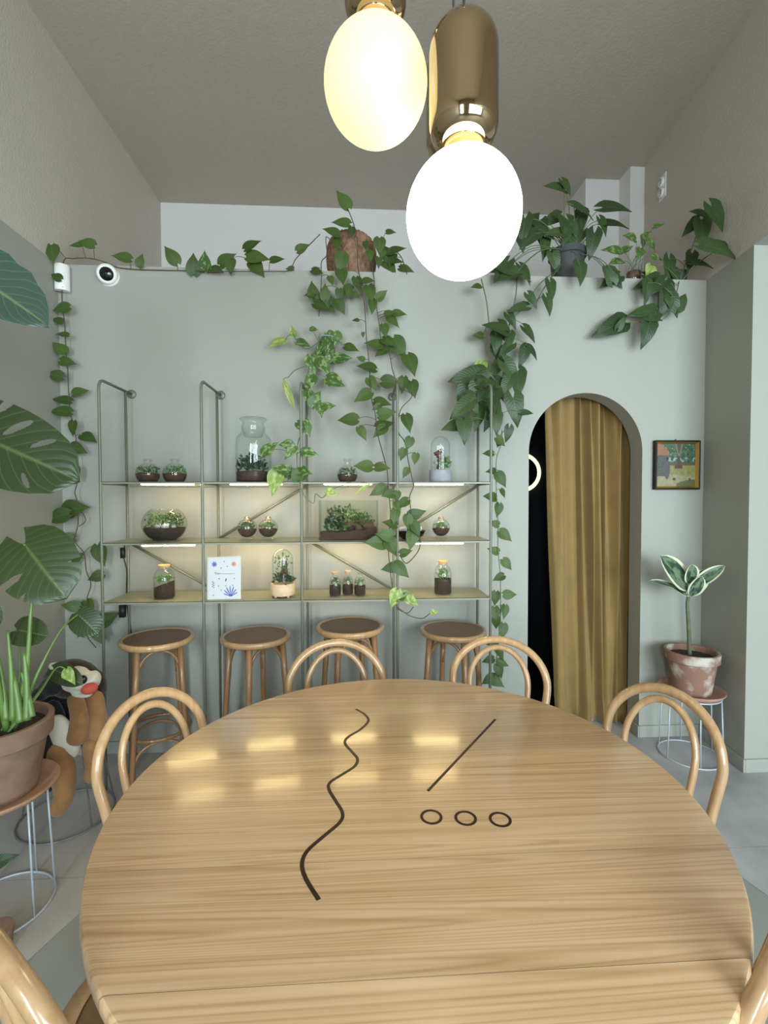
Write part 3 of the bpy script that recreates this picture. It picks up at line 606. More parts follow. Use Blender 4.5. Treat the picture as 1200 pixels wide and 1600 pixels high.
# bottles
def bottle(px, wpx, hpx, label, group, level, cork=True, y=2.62, tilt=0, small=False):
    t, k = item('terrarium_bottle', label, 'terrarium', px, 2, group, y); r = wpx * k / 2; H = hpx * k
    pr = [(0, .003), (r * .9, .003), (r, .010), (r, H * .55), (r * .98, H * .64), (r * .86, H * .76), (r * .66, H * .84), (r * .50, H * .875), (r * .48, H * .93), (r * .55, H * .95)] if not small else \
         [(0, .003), (r * .8, .003), (r, .014), (r * 1.0, H * .45), (r * .92, H * .62), (r * .66, H * .76), (r * .40, H * .83), (r * .38, H * .93), (r * .46, H * .95)]
    MB().lathe(pr, 28).build('glass', M['glass'], t)
    b = MB(); b.lathe([(0, .006), (r * .93, .006), (r * .955, .012), (r * .955, H * level), (r * .5, H * level), (0, H * level)], 24)
    for i, v in enumerate(b.v):
        if v[2] > H * level * .9: b.v[i] = (v[0], v[1], v[2] + tilt * v[0] + .004 * mnoise.noise(Vector(v) * 60))
    b.build('soil', M['soil'], t)
    foliage(MB(), (0, 0, H * level), r * .72, H * .30, 80, r * .38).build('foliage', M['foliage'], t, False)
    if cork: MB().lathe([(0, H * .90), (r * .46, H * .90), (r * .56, H * .955), (r * .56, H), (0, H)], 20).build('cork', M['cork'], t, True, angle=30)
    else: MB().lathe([(0, H * .92), (r * .3, H * .92), (r * .42, H * .98), (r * .2, H * 1.01), (0, H * 1.01)], 16).build('stopper', M['glass'], t)
bottle(255, 31, 52, 'cork-stoppered glass bottle terrarium left of the printed card', 'cork bottles', .42, tilt=.35); bottle(692, 27, 52, 'cork-stoppered glass bottle terrarium at the right end of the lowest shelf', 'cork bottles', .46, y=2.63)
bottle(523, 18, 37, 'small round-shouldered bottle terrarium, left of the row of three', 'three small bottles', .45, True, small=True); bottle(543, 17, 37, 'small round-shouldered bottle terrarium, middle of the row of three', 'three small bottles', .42, True, y=2.65, small=True); bottle(562, 18, 37, 'small round-shouldered bottle terrarium with glass stopper, right of the row of three', 'three small bottles', .42, False, small=True)
# small black and white bowl half hidden by leaves
t, k = item('mineral_bowl', 'small dark bowl with white chips half hidden by pothos leaves on the middle shelf', 'bowl', 641, 1, y=2.64); r = 24 * k
MB().lathe([(0, .002), (r * .5, .002), (r * .85, .02), (r, .05), (r * .93, .05), (r * .8, .024), (0, .012)], 30).build('bowl', M['lens'], t)
for (dx, dz, s) in ((-.55, .055, .30), (.35, .062, .36)):
    o = MB().box((-s * r, -s * r * .5, -s * r * .5), (s * r, s * r * .5, s * r * .5)).build('white_chip', M['paper'], t, False); o.location = (dx * r, -.02, dz); o.rotation_euler = (.4, .3 if dx > 0 else -.3, .2); bevel(o, .006)
# printed card
p0 = PY(349, 939, 2.55); z = SZ[2]; k = depth(p0) / F
t = empty('greeting_card', (p0.x, 2.56, z), 'white folded card with blue and salmon plant prints on the lowest shelf', 'card'); W, H = 52 * k / 2, 66 * k
o = MB().add([(-W, 0, 0), (W, .004, 0), (W, .012, H), (-W, .006, H), (-W, .0025, 0), (W, .0065, 0), (W, .0145, H), (-W, .0085, H)], [(0, 1, 2, 3), (7, 6, 5, 4), (0, 4, 5, 1), (1, 5, 6, 2), (2, 6, 7, 3), (3, 7, 4, 0)]).build('front_leaf', M['paper'], t, False)
MB().add([(-W, .003, 0), (W * .8, .07, 0), (W * .8, .07, H), (-W, .009, H), (-W, .005, 0), (W * .8, .072, 0), (W * .8, .072, H), (-W, .011, H)], [(0, 1, 2, 3), (7, 6, 5, 4), (0, 4, 5, 1), (1, 5, 6, 2), (2, 6, 7, 3), (3, 7, 4, 0)]).build('back_leaf', M['paper'], t, False)
def cp(u, v): return Vector((-W + 2 * W * u, .004 * u + (.006 + .002 * u) * (1 - v) - .0007, H * (1 - v)))
def blob(b, u, v, du, dv, ang=0, n=10):
    vs = [cp(u, v)]
    for i in range(n):
        a = 2 * pi * i / n; x = du * cos(a); y = dv * sin(a); vs.append(cp(u + x * cos(ang) - y * sin(ang), v + (x * sin(ang) + y * cos(ang)) * W * 2 / H))
    b.add(vs, [(0, 1 + (i + 1) % n, 1 + i) for i in range(n)])
def flower(u, v, s, m, n=7):
    b = MB()
    for i in range(n): a = 2 * pi * i / n; blob(b, u + s * .6 * cos(a), v + s * .6 * sin(a) * 2 * W / H, s * .42, s * .2, a)
    blob(b, u, v, s * .3, s * .3); b.build('printed_flower', m, t, False)
flower(.22, .165, .085, M['ink']); flower(.79, .165, .08, M['salmon'])
b = MB()
for i in range(7):
    a = -pi / 2 + (i - 3.2) * .38; l = .10 + .035 * cos((i - 3) * .6); blob(b, .70 + (.05 + l) * cos(a), .93 + (.06 + l) * sin(a) * 2 * W / H, l, .016, a)
blob(b, .70, .905, .07, .04); b.build('printed_coral', M['ink'], t, False)
b = MB(); blob(b, .56, .54, .055, .018, -1.2); blob(b, .36, .51, .02, .02); b.build('printed_seed', M['ink'], t, False)
b = MB()
for i in range(6): blob(b, .185 + (.016 if i % 2 else -.016), .58 + .027 * i, .025, .012, .4 if i % 2 else -.4)
b.build('printed_fern', M['greenink'], t, False)
b = MB()
for u, v in ((.42, .26), (.60, .22), (.34, .68), (.76, .67), (.56, .68), (.42, .78), (.81, .51), (.19, .90), (.51, .1)): blob(b, u, v, .016, .016)
b.build('printed_dot_pattern', M['greyink'], t, False)
fc = bpy.data.curves.new('card_text', 'FONT'); fc.body = 'You'; fc.size = .018; fo = bpy.data.objects.new('card_text_tmp', fc); COL.objects.link(fo)
bpy.context.view_layer.update(); me = bpy.data.meshes.new_from_object(fo.evaluated_get(bpy.context.evaluated_depsgraph_get())); bpy.data.objects.remove(fo)
o = bpy.data.objects.new('printed_word', me); me.materials.clear(); me.materials.append(M['greyink']); COL.objects.link(o); o.parent = t; o.location = cp(.22, .405) + Vector((0, -.0004, 0)); o.rotation_euler = (pi / 2 - .03, 0, .015)
b = MB(); b.tube([cp(.40 + .012 * i, .395 + (.009 if i % 2 else -.007)) + Vector((0, -.0003, 0)) for i in range(36)], .0005, 4); b.build('printed_script', M['greyink'], t)

# ================================================================== LEAF SHAPES
def grid_leaf(name, widths, lobes, material, fold=.16, droop=.18, nu=3, hole=None, nt=None, wav=0):
    """blade along +Y (length 1), face +Z; widths: half widths at equal steps; lobes: how far the base corners reach back"""
    def wf(t):
        x = t * (len(widths) - 1); i = min(len(widths) - 2, int(x)); f = x - i; return widths[i] * (1 - f) + widths[i + 1] * f
    nt = nt or (len(widths) - 1); vs = []; fs = []; uv = []
    cols = [-1 + i / nu for i in range(2 * nu + 1)]
    for j in range(nt + 1):
        t = j / nt; wd = wf(t)
        for u in cols:
            back = lobes * abs(u) ** 1.5 * (1 - t) ** 2.2
            y = t - back; z = fold * abs(u) * wd * 1.2 - droop * t * t - .10 * droop * abs(u) + wav * sin(9 * t + 2 * u) * abs(u)
            vs.append((u * wd, y, z)); uv.append((.5 + u * .5, t))
    nc = len(cols)
    for j in range(nt):
        for i in range(nc - 1):
            if hole and hole((j + .5) / nt, (cols[i] + cols[i + 1]) / 2): continue
            fs.append((j * nc + i, j * nc + i + 1, (j + 1) * nc + i + 1, (j + 1) * nc + i))
    me = bpy.data.meshes.new(name); me.from_pydata(vs, [], fs); ul = me.uv_layers.new()
    for lp in me.loops: ul.data[lp.index].uv = uv[lp.vertex_index]
    me.update(); me.shade_smooth(); me.materials.append(material); return me
PW = [.10, .27, .335, .345, .32, .27, .20, .12, .05, .0]
SW = [.10, .27, .33, .30, .275, .24, .19, .125, .06, .0]
LM = dict(p=grid_leaf('pothos_leaf', PW, .14, M['pot_s']), l=grid_leaf('pothos_young_leaf', PW, .12, M['pot_l']), v=grid_leaf('pothos_marbled_leaf', PW, .14, M['pot_v']),
          s=grid_leaf('arrowhead_leaf', SW, .34, M['syn'], .22, .26, wav=.012), n=grid_leaf('narrow_young_leaf', [.02, .07, .1, .1, .08, .05, .0], 0, M['pot_l'], .5, .3))

def addleaf(parent, me, base, d, nrm, ln, name='leaf', wide=1.0):
    """blade from base along d, its face towards nrm"""
    Yv = Vector(d).normalized(); Nv = Vector(nrm); Nv = (Nv - Yv * Nv.dot(Yv)); Nv = Nv.normalized() if Nv.length > 1e-4 else Yv.orthogonal().normalized(); Xv = Yv.cross(Nv)
    mt = Matrix((Xv, Yv, Nv)).transposed() @ Matrix.Diagonal((ln * wide, ln, ln))
    o = bpy.data.objects.new(name, me); COL.objects.link(o); o.parent = parent
    o.matrix_basis = Matrix.Translation(Vector(base) - Vector(parent.location)) @ mt.to_4x4()
    return o

XLIM = XL + .028
def at(px, py, y):
    p = PY(px, py, y)
    if p.x < XLIM: p = PX(px, py, XLIM)
    while p.x > xr(p.y) - .075: y -= .02; p = PY(px, py, y)
    return p

def plant(root, leaves, yf, paths=(), kind='p', stem='stem', pr=.0022, sr=.003, src=None, grow=1.12, seed=1, out=(.05, .45), spread=.035, petiole=True):
    """leaves: (px, py, length_px, image angle of the tip [, kind]); yf(py) is the distance from the window side"""
    rd = random.Random(seed); sb = MB(); pts = []
    for path in paths:
        w_ = [at(q[0], q[1], yf(q[1]) if len(q) < 3 else q[2]) for q in path]
        s_ = smooth_path(w_, 6); MB().tube(s_, sr, 6).build('vine_stem', M[stem], root, world=True); pts += s_
    for lf in leaves:
        px, py, l, an = lf[:4]; kd = lf[4] if len(lf) > 4 else kind
        y = yf(py) - rd.uniform(0, spread) + .005
        c = at(px, py, y); ln = l * depth(c) / F * grow; a = math.radians(an)
        d = Vector((cos(a), -rd.uniform(*out), -sin(a))); d.normalize()
        nrm = Vector((rd.uniform(-.35, .35), -1, rd.uniform(.1, .6)))
        base = c - d * ln * .42
        if base.y > YW - .02 and base.z < ZP: base.y = YW - .02
        addleaf(root, LM[kd], base, d, nrm, ln, wide=rd.uniform(.92, 1.12))
        if petiole:
            tgt = None
            if pts:
                q = min(pts, key=lambda q: (q - base).length)
                if (q - base).length < .22 or src is None: tgt = q
            if tgt is None and src is not None: tgt = Vector(src) + Vector((rd.uniform(-.04, .04), rd.uniform(-.03, .03), 0))
            if tgt is not None and .012 < (tgt - base).length < .75:
                L_ = (tgt - base).length
                m1 = base.lerp(tgt, .35) + Vector((0, -.06 * L_, .13 * L_)); m2 = base.lerp(tgt, .7) + Vector((0, -.04 * L_, .10 * L_))
                sb.tube(smooth_path([base, m1, m2, tgt], 4), pr, 5)
    if sb.v: sb.build('petioles', M[stem], root, world=True)['kind'] = 'stuff'

# ------------------------------------------------------------------ pothos in the wicker basket
bp = PY(549, 395, 3.10); bk = depth(bp) / F
pb = empty('hanging_pothos', (bp.x, 3.10, ZP), 'pothos in a round brown wicker basket on the ledge, trailing over the shelves', 'potted plant')
rb = 39 * bk; hb = 78 * bk
pr_ = [(rb * .72, .0), (rb * .84, hb * .15), (rb * .95, hb * .35), (rb, hb * .55), (rb * .97, hb * .72), (rb * .85, hb * .88), (rb * .70, hb * .97), (rb * .66, hb * .95)]
b = MB(); nn = 72
pr2 = []
for i in range(41):
    x = i / 40 * (len(pr_) - 2); j = int(x); f = x - j; pr2.append((pr_[j][0] * (1 - f) + pr_[j + 1][0] * f, pr_[j][1] * (1 - f) + pr_[j + 1][1] * f))
b.lathe(pr2, nn)
for i, v in enumerate(b.v):
    r_, k_ = divmod(i, nn); s_ = 1 + .012 * (1 if ((k_ // 2) + (r_ // 2)) % 2 else -1); b.v[i] = (v[0] * s_, v[1] * s_, v[2])
b.lathe([(0, .003), (rb * .72, .003)], 36); b.build('basket', M['wicker'], pb)
for k_ in range(10):
    a_ = 2 * pi * k_ / 10 + R.uniform(-.1, .1); MB().tube([(q[0] * 1.02 * cos(a_ + .25 * sin(i_ * .8 + k_)), q[0] * 1.02 * sin(a_ + .25 * sin(i_ * .8 + k_)), q[1]) for i_, q in enumerate(pr_[:-1])], .0035, 5).build('cane', M['wicker'], pb)
MB().lathe([(rb * .68, hb * .93), (0, hb * .95)], 24).build('soil', M['soil'], pb)
def yc(py): return 2.90 if py < 428 else (2.80 if py < 560 else (2.80 - .31 * min(1, (py - 560) / 170)))
Lv = [(537, 312, 28, 235), (534, 347, 26, 190), (519, 361, 24, 200), (550, 361, 16, 90), (533, 409, 30, 100), (534, 430, 24, 80), (527, 379, 20, 90), (571, 382, 14, 90), (610, 362, 14, 0), (593, 382, 24, 90), (618, 390, 26, 345), (597, 393, 20, 100), (592, 409, 16, 90), (608, 415, 28, 45), (619, 407, 18, 0), (634, 420, 22, 15), (578, 398, 18, 80), (603, 400, 24, 70), (612, 405, 20, 120),
      (495, 426, 18, 20), (517, 437, 14, 70), (489, 455, 26, 265), (508, 457, 22, 270), (484, 460, 16, 180), (501, 477, 24, 20), (512, 470, 18, 90), (496, 466, 20, 60), (513, 480, 18, 30), (530, 460, 18, 90), (542, 452, 22, 130), (531, 477, 24, 60), (553, 460, 16, 180), (545, 456, 16, 100),
      (559, 442, 24, 75), (575, 438, 18, 0), (578, 456, 26, 80), (582, 477, 22, 90), (596, 461, 18, 320), (556, 500, 10, 180), (567, 523, 8, 90), (564, 560, 12, 200), (575, 573, 28, 190), (581, 598, 22, 60), (568, 618, 28, 150), (596, 628, 26, 10), (589, 636, 14, 150), (603, 646, 26, 350), (545, 655, 28, 180), (566, 676, 22, 60), (600, 663, 26, 340), (594, 673, 24, 140),
      (608, 489, 16, 340), (623, 489, 20, 5), (614, 501, 22, 40), (601, 515, 20, 80), (586, 537, 26, 190), (597, 549, 22, 150), (607, 533, 24, 30), (623, 541, 34, 60), (642, 567, 34, 70), (610, 596, 28, 5), (629, 600, 24, 100), (645, 606, 26, 80), (637, 659, 28, 75), (639, 692, 20, 110), (629, 709, 18, 110), (649, 716, 16, 100), (634, 738, 16, 120), (569, 728, 26, 185), (596, 730, 22, 0),
      (592, 766, 26, 150), (608, 772, 20, 170), (629, 786, 22, 150), (622, 791, 16, 60), (617, 806, 22, 100), (650, 803, 26, 340), (611, 818, 22, 200), (650, 825, 24, 60), (644, 842, 28, 100), (603, 836, 26, 190), (590, 847, 34, 185), (612, 853, 28, 60), (633, 863, 18, 340), (610, 887, 24, 170), (626, 890, 28, 45), (617, 934, 28, 110, 'l'), (628, 930, 22, 320, 'v'), (643, 938, 22, 30, 'l'), (678, 956, 12, 350, 'l'), (638, 815, 22, 80), (620, 775, 16, 100)]
c3 = lambda l: [(380 + x / 3.6375, 280 + y / 3.6375) for x, y in l]; z2 = lambda l: [(560 + x / 5, 640 + y / 5) for x, y in l]
plant(pb, Lv, yc, [c3([(600, 310), (560, 400), (480, 330), (470, 350), (475, 430), (445, 470), (445, 550), (440, 640), (430, 780)]),
                   c3([(650, 330), (650, 480), (665, 570), (690, 720), (700, 900), (710, 990), (720, 1110), (730, 1250), (750, 1330), (765, 1450)]) + z2([(190, 340), (225, 480), (235, 630), (250, 800), (240, 950), (235, 1100), (250, 1260), (270, 1420), (300, 1540), (380, 1590), (430, 1540)]),
                   c3([(700, 340), (735, 500), (745, 590), (760, 740), (775, 840), (785, 910), (830, 990), (850, 1090), (890, 1180), (960, 1230), (895, 1310), (880, 1430)]) + z2([(360, 250), (390, 400), (420, 540), (430, 600), (400, 680), (410, 780), (430, 890), (480, 1000), (470, 1100), (380, 1200), (330, 1150)]),
                   c3([(640, 330), (630, 260), (595, 170)]), c3([(720, 350), (800, 380), (890, 430), (930, 540)]), z2([(300, 1540), (400, 1610), (500, 1630), (560, 1590)])],
      stem='stem_b', seed=3, pr=.0017, sr=.0028)
# ------------------------------------------------------------------ vine along the ledge and down the left corner
tv = empty('trailing_vine', (PY(294, 421, 2.86).x, 2.86, ZP), 'long thin pothos vine running along the ledge and down the left corner', 'vine')
def yl(py): return 2.87 if py < 424 else 2.825
Lv = [(81, 393, 28, 75), (119, 382, 19, 185), (136, 379, 24, 200), (88, 432, 17, 210), (96, 481, 24, 170), (90, 500, 17, 200), (98, 522, 16, 185), (93, 543, 23, 225), (104, 565, 23, 10), (86, 586, 24, 195), (123, 612, 23, 345), (97, 624, 25, 190), (95, 642, 28, 185), (113, 668, 22, 100), (137, 683, 26, 20), (120, 701, 26, 20), (119, 739, 22, 80), (114, 795, 38, 350), (89, 807, 36, 165), (100, 842, 28, 180), (156, 866, 32, 70), (150, 901, 22, 160), (119, 871, 22, 330), (111, 947, 24, 190), (138, 950, 26, 60), (121, 967, 30, 160), (168, 967, 30, 330), (147, 978, 44, 40, 'v'), (130, 983, 28, 130, 'v'), (154, 992, 26, 60),
      (191, 401, 25, 190), (219, 407, 18, 290), (268, 399, 28, 235), (302, 414, 28, 275), (320, 410, 26, 270, 'v'), (338, 421, 22, 20), (353, 405, 28, 330), (360, 415, 24, 90), (392, 382, 26, 330), (401, 401, 32, 0), (401, 417, 30, 50), (432, 405, 20, 345), (453, 419, 12, 180), (472, 387, 20, 330)]
plant(tv, Lv, yl, [[(500, 366), (478, 388), (462, 405), (452, 422), (430, 424), (398, 424), (360, 424), (330, 424), (294, 423), (245, 422), (215, 421), (185, 418), (168, 411), (143, 404), (115, 404), (99, 410), (97, 471), (101, 506), (103, 545), (106, 580), (107, 608), (109, 636), (112, 655), (118, 681), (121, 713), (121, 751), (117, 769), (121, 786), (122, 818), (117, 845), (131, 864), (135, 892), (142, 913), (136, 937), (140, 965), (130, 985), (150, 1012)], [(392, 424), (385, 400), (390, 385)], [(122, 790), (134, 812), (124, 822)]], stem='stem_b', seed=5, pr=.0017, sr=.0028)
# ------------------------------------------------------------------ marbled pothos in a wall jar
gp = PY(511, 540, 2.82)
vj = empty('wall_jar_pothos', gp, 'marbled pothos growing from a small glass jar fixed high on the sage wall', 'hanging plant')
k = depth(gp) / F; r = 13 * k; H = 38 * k
b = MB(); b.lathe([(0, -H / 2), (r * .85, -H / 2), (r, -H * .3), (r, H * .35), (r * .92, H / 2)], 24); b.build('glass', M['glass'], vj)
MB().lathe([(0, -H / 2 + .004), (r * .85, -H / 2 + .006), (r * .93, -H * .25), (r * .93, H * .12), (0, H * .12)], 20).build('wet_roots', M['moss'], vj)
MB().tube([(r * 1.02 * cos(2 * pi * i / 24), r * 1.02 * sin(2 * pi * i / 24), H * .3) for i in range(24)], .002, 6, closed=True).build('wire_ring', M['wire'], vj)
MB().tube([(0, r * 1.02, H * .3), (0, YW - 2.82 - .001, H * .3)], .003, 6).build('wall_pin', M['wire'], vj)
def yv(py): return 2.79 if py < 560 else 2.79 - .28 * min(1, (py - 560) / 150)
Lv = [(434, 534, 28, 155, 'l'), (457, 518, 16, 260, 'l'), (473, 536, 22, 20), (490, 514, 12, 0), (487, 570, 30, 80), (506, 570, 28, 55), (484, 596, 26, 120), (522, 595, 30, 25), (483, 621, 24, 80), (493, 624, 26, 300), (511, 635, 22, 350), (449, 610, 42, 68, 'n'), (472, 666, 22, 40), (479, 668, 24, 70), (447, 694, 20, 180), (454, 706, 24, 130), (483, 707, 24, 10), (420, 701, 28, 320), (517, 529, 24, 60), (509, 536, 22, 90), (528, 527, 20, 60), (548, 543, 22, 20, 'p'), (534, 559, 26, 350), (517, 555, 20, 300), (500, 545, 20, 120), (494, 555, 18, 160), (479, 610, 22, 60), (500, 640, 20, 80), (429, 752, 38, 105, 'l'), (440, 733, 26, 200), (451, 738, 20, 290), (474, 736, 24, 10), (470, 746, 20, 150), (462, 742, 20, 250, 'p'), (518, 769, 18, 10, 'l'), (568, 762, 26, 150, 'n')]
plant(vj, Lv, yv, [[(511, 530), (495, 545), (485, 565), (480, 600), (482, 640), (476, 670), (466, 690), (464, 720), (466, 745), (470, 762), (478, 778), (490, 786), (493, 772), (503, 778), (512, 770)], [(505, 530), (480, 545), (466, 535), (458, 522)], [(484, 570), (462, 578), (450, 590)]], kind='v', seed=8, pr=.0017, sr=.0024)
# ------------------------------------------------------------------ arrowhead plant in a dark pot, cascading right of the shelves
dp = PY(886, 437, 2.99); k = depth(dp) / F
ap = empty('arrowhead_plant', (dp.x, 2.99, ZP), 'bushy arrowhead plant in a dark grey ledge pot, cascading beside the shelves', 'potted plant')
r = 27 * k; H = 50 * k
b = MB(); b.lathe([(0, .003), (r * .80, .003), (r * .82, .0), (r * .95, H * .80), (r * 1.05, H * .82), (r * 1.07, H), (r * .98, H), (r * .95, H * .88)], 36); b.build('pot', M['darkpot'], ap, True, angle=40)
MB().lathe([(r * .96, H * .88), (0, H * .92)], 24).build('soil', M['soil'], ap)
def ya(py): return 2.93 if py < 432 else (2.79 if py < 560 else 2.79 - .2 * min(1, (py - 560) / 130))
Lup = [(870, 290, 28, 190), (886, 290, 22, 60), (912, 326, 32, 20), (908, 344, 30, 100), (962, 322, 36, 5), (962, 348, 30, 10), (944, 352, 22, 60), (926, 380, 32, 100), (862, 342, 30, 150), (868, 362, 26, 180), (896, 354, 28, 60), (892, 378, 34, 80), (852, 384, 30, 90), (908, 368, 24, 120), (836, 356, 36, 120), (818, 356, 32, 100), (816, 372, 30, 90), (844, 368, 30, 60), (784, 420, 32, 130), (808, 424, 36, 20), (868, 408, 26, 70), (908, 424, 30, 90), (776, 422, 24, 180), (880, 345, 28, 250), (885, 365, 28, 100), (828, 372, 30, 140), (850, 360, 28, 30), (956, 436, 30, 150), (962, 432, 28, 50), (952, 428, 24, 240), (795, 428, 30, 160), (822, 425, 28, 60)]
plant(ap, Lup, lambda py: 2.94 if py < 415 else 2.85, [], 's', 'stem', .0022, src=(dp.x, 2.97, ZP + H * .9), seed=11, grow=1.2, spread=.09)
Ldn = [(862, 452, 28, 85), (810, 480, 26, 170), (832, 468, 22, 60), (858, 476, 24, 70), (828, 520, 24, 50), (776, 510, 32, 200), (788, 520, 30, 60), (748, 524, 16, 180, 'p'), (776, 536, 28, 90), (832, 548, 22, 50), (818, 556, 28, 110), (784, 558, 32, 60), (750, 574, 26, 120, 'l'), (726, 588, 38, 165), (760, 588, 32, 40), (800, 580, 36, 50), (810, 596, 40, 95), (766, 600, 28, 0), (786, 612, 36, 60), (724, 614, 32, 110), (744, 616, 30, 90), (720, 638, 34, 140), (748, 644, 44, 95), (776, 644, 34, 70), (806, 640, 40, 80), (824, 644, 16, 0), (712, 664, 34, 170), (726, 672, 32, 90), (776, 660, 28, 90), (794, 678, 20, 100), (756, 612, 32, 130), (770, 625, 34, 100), (738, 630, 30, 60), (792, 600, 30, 120), (775, 575, 28, 130), (796, 530, 24, 100), (765, 655, 30, 110), (745, 447, 16, 170, 'p'), (800, 500, 22, 60), (790, 545, 24, 140)]
plant(ap, Ldn, ya, [[(872, 420, 2.93), (842, 445), (822, 476), (800, 500), (778, 540), (775, 580), (768, 620), (770, 660), (784, 690)], [(808, 430, 2.9), (806, 460), (800, 490), (790, 540), (785, 600)], [(752, 436), (760, 470), (764, 505)], [(880, 410, 2.93), (850, 450), (835, 480)]], 's', 'stem', .0019, .003, seed=12, grow=1.15, spread=.10)
tv2 = empty('trailing_vine', (PY(780, 1072, 2.56).x, 2.56, PY(780, 1072, 2.56).z), 'thin small-leaved vine hanging straight down the right end of the shelves', 'vine')
Lv = [(782, 689, 18, 40), (780, 690, 16, 110), (764, 708, 16, 180), (769, 736, 17, 180), (783, 748, 24, 60), (767, 776, 20, 190), (779, 796, 20, 100), (773, 818, 15, 200), (789, 836, 22, 40), (772, 860, 17, 200), (792, 881, 19, 50), (780, 902, 18, 160), (796, 929, 19, 0), (774, 934, 20, 100), (789, 955, 20, 100), (774, 958, 20, 90), (775, 972, 19, 90), (786, 985, 22, 100), (770, 1005, 16, 170), (764, 1031, 18, 170), (781, 1019, 22, 60), (780, 1048, 22, 70), (775, 1064, 24, 30), (763, 1062, 20, 150), (786, 770, 14, 60), (785, 1036, 18, 20)]
plant(tv2, Lv, lambda py: 2.575, [[(784, 672), (784, 690), (776, 716), (775, 740), (776, 780), (778, 820), (778, 860), (781, 890), (782, 920), (782, 960), (779, 1000), (775, 1040), (772, 1072)]], 'p', 'stem', .0015, .0024, seed=15)
# ------------------------------------------------------------------ cuttings in a glass jar
jp = PY(990, 439, 2.97); k = depth(jp) / F
gj = empty('jar_of_cuttings', (jp.x, 2.97, ZP), 'small ribbed glass jar of pothos cuttings on the ledge above the painting', 'jar of plants')
r = 12 * k; H = 36 * k
b = MB(); b.lathe([(0, .003), (r * .9, .003), (r, .012), (r * .95, H * .7), (r * 1.05, H)], 24)
for i, v in enumerate(b.v): s_ = 1 + (.03 if (i % 24) % 2 else -.03); b.v[i] = (v[0] * s_, v[1] * s_, v[2])
b.build('glass', M['glass'], gj); MB().lathe([(0, .006), (r * .85, .006), (r * .85, H * .55), (0, H * .55)], 20).build('brown_roots', M['drift'], gj)
plant(gj, [(986, 370, 22, 190), (958, 390, 28, 190), (964, 408, 26, 165), (1028, 352, 15, 340), (1010, 366, 16, 320), (1020, 384, 17, 60), (1000, 394, 20, 110), (1026, 402, 16, 20), (980, 388, 16, 330), (1016, 378, 14, 90), (1004, 376, 14, 250)], lambda py: 2.95, [], 'v', 'stem', .0017, src=(jp.x, 2.97, ZP + H * .6), seed=17)
# ------------------------------------------------------------------ arrowhead branch at the right end of the ledge
rp = PY(1062, 446, 2.95); k = depth(rp) / F
rbx = empty('arrowhead_plant', (rp.x, 2.97, ZP), 'leggy arrowhead plant reaching out over the right end of the ledge', 'potted plant')
MB().lathe([(0, .0), (.045, .0), (.055, .075), (.06, .08), (.05, .078), (0, .07)], 24).build('pot', M['darkpot'], rbx, True, angle=40)
def yr(py): return 2.90 if py < 445 else 2.79
plant(rbx, [(1096, 332, 28, 195), (1122, 336, 38, 60), (1082, 352, 30, 140), (1098, 362, 36, 90), (1128, 388, 50, 20), (1080, 406, 28, 110), (1096, 410, 30, 10), (1016, 424, 28, 110, 'l'), (1046, 420, 32, 90), (1058, 432, 24, 60), (1010, 444, 40, 160), (1012, 456, 30, 90), (1008, 486, 38, 175), (1024, 496, 24, 0), (1040, 472, 36, 100), (1054, 476, 30, 70), (1066, 470, 26, 300), (956, 510, 48, 155), (972, 504, 18, 300), (1012, 520, 36, 105), (1030, 445, 28, 140), (1046, 455, 28, 80), (1020, 436, 28, 40), (1120, 382, 30, 200)], yr,
      [[(1062, 436), (1056, 462), (1048, 486), (1040, 496), (1026, 502), (1000, 503), (978, 504)], [(1062, 440), (1072, 410), (1084, 380), (1094, 350)], [(1064, 440), (1090, 412), (1118, 392)], [(1094, 350), (1102, 338), (1110, 332)]], 's', 'stem', .002, .0028, seed=19, grow=1.12)

# ================================================================== MONSTERA
sc_ = Vector((-1.33, 1.80, 0))
def wire_stand(name, label, c, rb_, rt_, h, m, nleg=6, a0=.3):
    t = empty(name, c, label, 'plant stand')
    circ = lambda r, z: [(r * cos(2 * pi * k / 48), r * sin(2 * pi * k / 48), z) for k in range(48)]
    MB().tube(circ(rb_, .0045), .0045, 8, closed=True).build('base_ring', m, t); MB().tube(circ(rt_, h - .0045), .0045, 8, closed=True).build('top_ring', m, t)
    for k in range(nleg): a = a0 + 2 * pi * k / nleg; MB().tube([(rb_ * cos(a), rb_ * sin(a), .004), (rt_ * cos(a), rt_ * sin(a), h - .004)], .004, 8).build('rod', m, t)
    MB().tube([(-rt_, 0, h - .008), (rt_, 0, h - .008)], .004, 6).build('cross_rod', m, t); MB().tube([(0, -rt_, h - .008), (0, rt_, h - .008)], .004, 6).build('cross_rod', m, t)
    return t
HS = .43
wire_stand('plant_stand', 'grey wire plant stand carrying the monstera pot at the left edge', sc_, .165, .145, HS, M['wire'], 7, .55)
def saucer(label, c, r, m, z):
    o = MB().lathe([(0, 0), (r * .86, 0), (r, .024), (r * 1.0, .030), (r * .95, .031), (r * .84, .010), (0, .009)], 40).build('saucer', m, None, True, angle=60); o.location = (c.x, c.y, z); return tag(o, label, 'saucer')
saucer('pale terracotta saucer under the monstera pot', sc_, .19, M['terra_l'], HS)
def clay_pot(t, r0, r1, h, m, rimh=.055):
    b = MB(); b.lathe([(0, 0), (r0, 0), (r1 * .90, h - rimh), (r1 * .97, h - rimh), (r1, h - rimh + .004), (r1 * 1.02, h - .004), (r1 * 1.0, h), (r1 * .91, h), (r1 * .88, h - .05)], 44); b.build('pot', m, t, True, angle=32)
    MB().lathe([(r1 * .9, h - .035), (r1 * .4, h - .028), (0, h - .025)], 36, jit=.012).build('soil', M['soil'], t)
